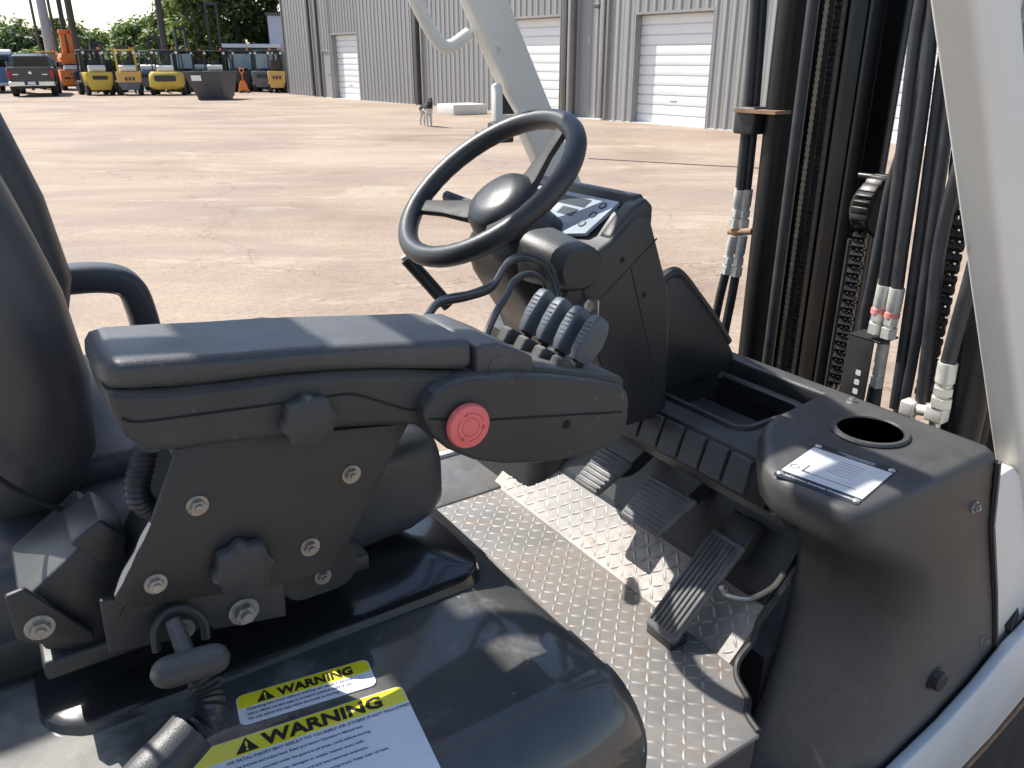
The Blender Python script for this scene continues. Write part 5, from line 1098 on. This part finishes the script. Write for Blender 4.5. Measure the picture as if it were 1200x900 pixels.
yard_forklift((6.561,52.562,0.000), 'black parked forklift between the boom lift and the yellow forklift', 'machine_dark', 'machine_dark', -12, 'square', 1.25, tank=False, mast_h=2.4)
# orange pallet jack
pj = bthing('pallet_jack', 'orange hand pallet jack standing before the black glazed forklift', 'pallet jack', (13.220,45.935,0.000))
lobj('fork', B((-0.27, 0.2, 0.06), (-0.11, 1.3, 0.10)), 'orange_paint', pj, bevel=0.01); lobj('fork', B((0.11, 0.2, 0.06), (0.27, 1.3, 0.10)), 'orange_paint', pj, bevel=0.01)
lobj('pump_body', LO([(0.10, -0.25, 0.25, 0.0, 0.22, 0.05), (0.42, -0.2, 0.2, 0.02, 0.2, 0.06), (0.62, -0.1, 0.1, 0.05, 0.16, 0.04)], 'z', 3), 'orange_paint', pj)
lobj('handle', TU([(0, 0.08, 0.5), (0, -0.15, 0.9), (-0.1, -0.22, 1.1), (-0.1, -0.24, 1.2), (0.1, -0.24, 1.2), (0.1, -0.22, 1.1), (0, -0.15, 0.95)], 0.025, 8), 'orange_paint', pj)
bwheel(pj, -0.06, 0.05, 0.09, 0.06); bwheel(pj, 0.06, 0.05, 0.09, 0.06)

# ---- hopper
hp = bthing('tipping_hopper', 'dark grey steel tipping hopper with sloping sides and a pale placard', 'hopper', (9.676,38.837,0.000), -14)
bm = bmn(); lo_ = [(-0.55, 0.0, 0.10), (0.62, 0.0, 0.10), (0.75, 1.3, 0.10), (-0.55, 1.3, 0.10)]; hi_ = [(-0.92, -0.42, 1.13), (0.55, -0.30, 1.15), (0.95, 1.5, 1.15), (-0.92, 1.5, 1.13)]
rings(bm, [lo_, hi_], cap=False); bm.faces.new([bm.verts.new(p) for p in lo_])
inn = [(-0.86, -0.36, 1.13), (0.51, -0.25, 1.15), (0.89, 1.44, 1.15), (-0.86, 1.44, 1.13)]; rings(bm, [hi_, inn, [(-0.5, 0.1, 0.16), (0.55, 0.1, 0.16), (0.65, 1.2, 0.16), (-0.5, 1.2, 0.16)]], cap=False)
tub = lobj('tub', bm, 'hopper_grey', hp)
lobj('rim_bar', TU([(-0.92, -0.42, 1.14), (0.55, -0.30, 1.16), (0.95, 1.5, 1.16), (-0.92, 1.5, 1.14), (-0.92, -0.42, 1.14)], 0.03, 8, smooth=False), 'hopper_grey', tub)
lobj('base_frame', B((-0.55, 0.02, 0.0), (0.7, 1.28, 0.10)), 'machine_dark', hp, bevel=0.01)
pm_ = frame((-0.62, -0.305, 0.80), (1, 0.02, 0), (0.0, -0.40, 1.03)); bm = bmn(); box(bm, (0, 0, 0.0), (0.42, 0.24, 0.012), pm_); lobj('placard', bm, 'label_white', hp)

# ---- pickup
pk = bthing('pickup_truck', 'dark pickup truck seen from behind with chrome rear bumper', 'pickup truck', (3.465,46.767,0.000), -4)
lobj('bed', LO([(0.0, -0.95, 0.95, 0.55, 1.32, 0.06), (0.12, -0.98, 0.98, 0.52, 1.33, 0.08), (2.1, -0.99, 0.99, 0.52, 1.33, 0.1)], 'y', 4), 'truck_paint', pk)
cab = lobj('cab', LO([(2.1, -0.98, 0.98, 0.50, 1.34, 0.10), (2.15, -0.90, 0.90, 0.52, 1.82, 0.16), (2.45, -0.80, 0.80, 0.52, 1.93, 0.16), (3.8, -0.80, 0.80, 0.52, 1.93, 0.16), (4.4, -0.95, 0.95, 0.52, 1.40, 0.16), (5.5, -0.96, 0.96, 0.52, 1.28, 0.16), (5.7, -0.9, 0.9, 0.55, 1.1, 0.14)], 'y', 5), 'truck_paint', pk)
lobj('rear_window', PR([(-0.80, 1.36), (0.80, 1.36), (0.70, 1.80), (-0.70, 1.80)], 'y', 2.02, 2.14), 'dark_glass', cab)
for sx in (-1, 1):
    lobj('mirror', B((sx * 1.15 - 0.13, 3.75, 1.30), (sx * 1.15 + 0.13, 3.85, 1.55)), 'truck_paint', cab, bevel=0.03)
    lobj('tail_light', B((sx * 0.90 - 0.085, -0.03, 0.83), (sx * 0.90 + 0.085, 0.05, 1.22)), 'tail_red', pk, bevel=0.02)
    bwheel(pk, sx * 0.84, 0.98, 0.42, 0.28, rim='chrome'); bwheel(pk, sx * 0.84, 4.65, 0.42, 0.28, rim='chrome')
tg = lobj('tailgate', LO([(-0.035, -0.80, 0.80, 0.68, 1.31, 0.03), (0.02, -0.81, 0.81, 0.67, 1.32, 0.03)], 'y', 3), 'truck_paint', pk)
lobj('emblem', LA((0, -0.035, 1.07), (0, -1, 0), [(0.075, 0), (0.06, 0.012), (0, 0.014)], 8), 'chrome', tg)
for sx in (-0.62, 0.6): lobj('badge', B((sx - 0.12, -0.042, 0.98), (sx + 0.12, -0.034, 1.02)), 'chrome', tg)
bp_ = lobj('rear_bumper', LO([(-0.20, -0.90, 0.90, 0.50, 0.68, 0.04), (-0.14, -0.97, 0.97, 0.47, 0.70, 0.05), (0.0, -0.98, 0.98, 0.47, 0.70, 0.05)], 'y', 3), 'chrome', pk)
lobj('number_plate', B((-0.16, -0.215, 0.55), (0.16, -0.20, 0.68)), 'label_white', bp_); lobj('plate_recess', B((-0.30, -0.205, 0.53), (0.30, -0.19, 0.70)), 'machine_dark', bp_)
lobj('tow_hitch', B((-0.06, -0.22, 0.30), (0.06, 0.1, 0.44)), 'machine_dark', pk, bevel=0.01)
lobj('undercarriage', B((-0.7, 0.1, 0.36), (0.7, 5.4, 0.56)), 'machine_dark', pk)
# ---- van at the edge
vn = bthing('van', 'blue van with white roof partly outside the frame beside the pickup', 'van', (2.337,53.139,0.000), 10)
lobj('body', LO([(0.0, -0.98, 0.98, 0.40, 2.0, 0.12), (0.15, -1.0, 1.0, 0.35, 2.1, 0.15), (3.6, -1.0, 1.0, 0.35, 2.1, 0.15), (4.8, -0.95, 0.95, 0.38, 1.2, 0.15)], 'y', 4), 'van_blue', vn)
lobj('roof', LO([(-0.02, -0.9, 0.9, 1.92, 2.06, 0.05), (0.15, -0.99, 0.99, 1.95, 2.16, 0.08), (3.6, -0.99, 0.99, 1.95, 2.16, 0.08)], 'y', 3), 'door_white', vn)
lobj('rear_window', B((-0.75, -0.03, 1.30), (0.75, 0.02, 1.85)), 'dark_glass', vn, bevel=0.01)
lobj('bumper', B((-1.0, -0.12, 0.35), (1.0, 0.05, 0.52)), 'tank_white', vn, bevel=0.03)
for sx in (-1, 1): bwheel(vn, sx * 0.86, 0.9, 0.34, 0.24); bwheel(vn, sx * 0.86, 3.9, 0.34, 0.24); lobj('tail_light', B((sx * 0.92 - 0.06, -0.03, 0.8), (sx * 0.92 + 0.06, 0.03, 1.2)), 'tail_red', vn)

# ---- orange boom lift
bl = bthing('boom_lift', 'orange boom lift with its boom raised behind the parked machines', 'boom lift', (6.314,55.130,0.000), 6)
ch = lobj('chassis', LO([(0.28, -0.68, 0.68, 0.0, 2.4, 0.06), (0.42, -0.72, 0.72, -0.04, 2.44, 0.06), (1.06, -0.72, 0.72, -0.04, 2.44, 0.06), (1.10, -0.70, 0.70, -0.02, 2.42, 0.05)], 'z', 3), 'orange_paint', bl)
for k in range(3): lobj('vent', B((-0.55 + 0.42 * k, -0.06, 0.62), (-0.25 + 0.42 * k, -0.03, 0.72)), 'machine_dark', ch)
lobj('vent', B((-0.2, -0.06, 0.85), (0.5, -0.03, 0.90)), 'machine_dark', ch)
lobj('turret', LO([(1.10, -0.35, 0.35, 0.5, 1.6, 0.1), (1.45, -0.40, 0.40, 0.4, 1.7, 0.1)], 'z', 3), 'machine_dark', bl)
lobj('turret_cover', LO([(1.42, -0.52, 0.52, 0.2, 1.9, 0.1), (1.75, -0.58, 0.58, 0.1, 1.9, 0.12), (2.0, -0.45, 0.45, 0.2, 1.8, 0.1)], 'z', 3), 'orange_paint', bl)
lobj('engine_tank', LO([(-0.45, 1.14, 1.38, 0.05, 0.30, 0.08), (0.45, 1.14, 1.38, 0.05, 0.30, 0.08)], 'x', 3) if False else LO([(1.14, -0.5, 0.45, 0.0, 0.3, 0.08), (1.36, -0.45, 0.4, 0.02, 0.28, 0.08)], 'z', 3), 'tank_white', bl)
bo = lobj('boom', B((-0.30, 0.9, 1.9), (-0.02, 1.25, 3.1)), 'orange_paint', bl, bevel=0.02); lobj('boom_section', B((0.03, 0.85, 1.9), (0.30, 1.2, 3.2)), 'orange_paint', bo, bevel=0.02)
lobj('boom_head', B((-0.33, 0.85, 3.0), (0.33, 1.3, 3.25)), 'orange_paint', bo, bevel=0.03); lobj('hydraulic_ram', CY((0.0, 0.82, 2.0), (0.0, 0.9, 3.0), 0.05), 'machine_dark', bo)
lobj('boom_tip', B((-0.12, 0.95, 3.2), (0.12, 1.2, 5.2)), 'machine_dark', bo, bevel=0.02)
for sx in (-1, 1): bwheel(bl, sx * 0.62, 0.35, 0.30, 0.24); bwheel(bl, sx * 0.62, 2.0, 0.30, 0.24)

# ---- site hut and small white building behind
ht = bthing('site_hut', 'low dark green site hut with white roof edge behind the parked forklifts', 'hut', (15.742,52.425,0.000), 0)
hw_ = lobj('walls', B((-1.6, 0, 0.0), (1.7, 3.0, 2.35)), 'teal_wall', ht)
lobj('roof', LO([(2.33, -1.7, 1.8, -0.1, 3.1, 0.05), (2.50, -1.7, 1.8, -0.1, 3.1, 0.05), (2.54, -1.6, 1.7, 0.0, 3.0, 0.05)], 'z', 3), 'door_white', ht)
wn_ = lobj('window', B((0.95, -0.03, 1.35), (1.55, 0.03, 2.05)), 'door_white', ht); lobj('pane', B((1.02, -0.045, 1.42), (1.48, -0.02, 1.98)), 'dark_glass', wn_)
lobj('door', B((-0.9, -0.03, 0.1), (-0.1, 0.03, 2.1)), 'machine_dark', ht)
pb = bthing('small_building', 'pale narrow building showing past the end of the warehouse', 'building', (18.029,52.840,0.000), 0)
lobj('walls', B((-0.85, 0, 0), (2.6, 4.0, 4.15)), 'pale_wall', pb); lobj('roof', B((-0.95, -0.1, 4.15), (2.7, 4.1, 4.32)), 'trim_dark', pb); lobj('door', B((-0.6, -0.04, 0), (0.3, 0.02, 2.1)), 'trim_grey', pb)

# ---- utility poles
def pole(px, r, h, label, mat, arm):
    p = thing('utility_pole', label, 'pole', (px[0], px[1], 0), 'utility poles in front of the trees')
    p.rotation_euler.z = math.atan2(-px[0], px[1])
    lobj('shaft', TU([(0, 0, 0), (0, 0, h * 0.5), (0, 0, h)], r, 12, smooth=False, rad=lambda u: r * (1 - 0.3 * u)), mat, p)
    if arm:
        lobj('crossarm', B((-0.9, -0.06, h - 0.7), (0.9, 0.06, h - 0.58)), 'pole_wood', p)
        for k in (-0.8, -0.3, 0.3, 0.8): lobj('insulator', CY((k, 0, h - 0.58), (k, 0, h - 0.42), 0.05, 0.03, 8), 'machine_grey', p)
pole((5.347,61.234,0.000), 0.09, 9.5, 'thin dark wooden pole left of the thick grey steel pole', 'pole_wood', True)
pole((5.703,59.070,0.000), 0.30, 10.0, 'thick pale grey steel pole behind the pickup truck', 'pole_steel', False)
pole((6.247,60.639,0.000), 0.10, 9.8, 'thin dark pole between the grey steel pole and the boom lift', 'pole_wood', True)
pole((7.474,61.876,-0.000), 0.24, 10.0, 'stout dark wooden pole right behind the orange boom lift', 'pole_wood', True)
pole((11.823,56.948,0.000), 0.22, 10.0, 'stout dark wooden pole behind the yellow forklift with round counterweight', 'pole_wood', True)

# ---- trees and bushes
def tree(loc, h, rx, rz, zc, mat, label, n=5200, leaf=0.2, name='tree', group='trees behind the yard', trunk=True, seed=0):
    rnd = random.Random(seed)
    t = thing(name, label, 'tree' if name == 'tree' else 'bush', (loc[0], loc[1], 0), group)
    bm = bmn()
    clumps = []
    for i in range(46):
        while True:
            p = V((rnd.uniform(-1, 1), rnd.uniform(-1, 1), rnd.uniform(-1, 1)))
            if 0.25 < p.length < 1.0: break
        p = p * (0.78 + 0.32 * rnd.random())
        clumps.append((V((p.x * rx, p.y * rx, zc + p.z * rz)), rnd.uniform(0.16, 0.34) * rx))
    vs, fs = [], []
    for i in range(n):
        c, r = clumps[rnd.randrange(len(clumps))]
        q = V((rnd.gauss(0, 0.5), rnd.gauss(0, 0.5), rnd.gauss(0, 0.42))) * r; p = c + q
        if p.z < 0.05: continue
        nrm = (q.normalized() if q.length > 0 else V((0, 0, 1))) + V((rnd.uniform(-.7, .7), rnd.uniform(-.7, .7), rnd.uniform(-.2, .9)))
        nrm.normalize(); a = nrm.orthogonal().normalized(); a.rotate(__import__('mathutils').Quaternion(nrm, rnd.uniform(0, 6.28))); b = nrm.cross(a)
        s = leaf * rnd.uniform(0.6, 1.3); k = len(vs)
        vs += [p - a * s, p + b * s * 0.5, p + a * s, p - b * s * 0.5]; fs.append((k, k + 1, k + 2, k + 3))
    me = bpy.data.meshes.new('crown'); me.from_pydata([tuple(v) for v in vs], [], fs); me.materials.append(MAT[mat])
    o = bpy.data.objects.new('crown', me); col.objects.link(o); o.parent = t
    if trunk:
        r0 = 0.035 * h; bm = bmn()
        tube(bm, [(0, 0, 0), (0.05 * rx, 0, zc * 0.45), (-0.04 * rx, 0.03 * rx, zc), (0, 0, zc + rz * 0.6)], r0, 9, rad=lambda u: r0 * (1.05 - 0.85 * u))
        for k in range(6):
            c = clumps[k * 7 % len(clumps)][0]; z0 = zc * (0.5 + 0.08 * k)
            tube(bm, [(0, 0, z0), (c.x * 0.5, c.y * 0.5, (z0 + c.z) / 2 + 0.1), tuple(c)], 0.05, 6, per=3, rad=lambda u: r0 * 0.42 * (1.05 - 0.9 * u))
        lobj('trunk', bm, 'bark', t)
    else: bm.free()
    return t
def far(px, py): return (px, py)
TR = [  # x, y, height, crown radius, crown half height, crown centre, leaves, label
    ((4.089,76.639,0.000), 4.9, 2.9, 1.75, 2.6, 'leaf_mid', 'rounded green tree behind the blue van'),
    ((6.156,72.409,0.000), 4.4, 2.3, 1.5, 2.4, 'leaf_dark', 'dark tree standing behind the thin pole beside the steel pole'),
    ((8.433,72.307,0.000), 4.7, 2.2, 1.7, 2.6, 'leaf_mid', 'tall green tree behind the orange boom lift'),
    ((10.575,72.346,0.000), 3.7, 2.7, 1.3, 2.0, 'leaf_bright', 'bright green spreading tree behind the yellow forklift with wide slot'),
    ((12.884,70.818,0.000), 4.9, 3.1, 1.75, 2.6, 'leaf_mid', 'broad green tree behind the tan forklift'),
    ((14.531,68.270,0.000), 5.6, 2.4, 2.2, 3.0, 'leaf_mid', 'upright green tree behind the stout pole'),
    ((14.194,58.501,0.000), 11.0, 3.0, 4.8, 6.2, 'leaf_bright', 'very tall bright green tree behind the raised mast'),
    ((16.535,58.060,0.000), 12.0, 3.6, 5.4, 6.4, 'leaf_dark', 'very tall dark tree behind the site hut'),
    ((19.473,58.442,0.000), 12.0, 3.8, 5.4, 6.4, 'leaf_dark', 'very tall dark tree beside the end of the warehouse'),
    ((1.341,78.458,0.000), 5.2, 3.3, 1.9, 2.8, 'leaf_mid', 'large green tree beyond the blue van'),
    ((17.287,65.042,0.000), 12.0, 3.6, 5.2, 6.4, 'leaf_dark', 'tall dark tree between the bright tree and the site hut'),
]
for i, (p, h, rx, rz, zc, mt, lb) in enumerate(TR): tree(p, h, rx, rz, zc, mt, lb, seed=i + 3, n=6500 if h > 9 else 5000, leaf=0.21)
BUSH = ['leafy bush under the large tree beyond the blue van', 'leafy bush showing over the roof of the blue van', 'leafy bush showing over the pickup cab', 'bright leafy bush behind the thick grey steel pole', 'leafy bush behind the orange boom lift', 'leafy bush just right of the stout pole behind the boom lift', 'leafy bush behind the black forklift beside the boom lift', 'bright leafy bush behind the square yellow forklift', 'leafy bush behind the tan forklift guard', 'leafy bush behind the dark forklift next to the tan one', 'leafy bush behind the round yellow forklift', 'bright leafy bush behind the black glazed forklift near the hopper', 'leafy bush behind the tall raised mast', 'leafy bush behind the site hut']
for i, px in enumerate(range(-30, 330, 26)):
    p = (3.149,69.247,0.000)
    # a hedge of bushes below the trees, along one line
    f_ = i / 13.0
    q = V((1.699,71.429,0.000)) * (1 - f_) + V((18.450,56.792,0.000)) * f_
    tree((q.x + random.uniform(-.6, .6), q.y + random.uniform(-1, 1)), 2.6, 1.9, 1.25, 1.15, ['leaf_dark', 'leaf_mid', 'leaf_dark', 'leaf_bright'][i % 4], BUSH[i], n=1500, leaf=0.2, name='bush', group='bushes in the hedge under the trees', trunk=False, seed=50 + i)
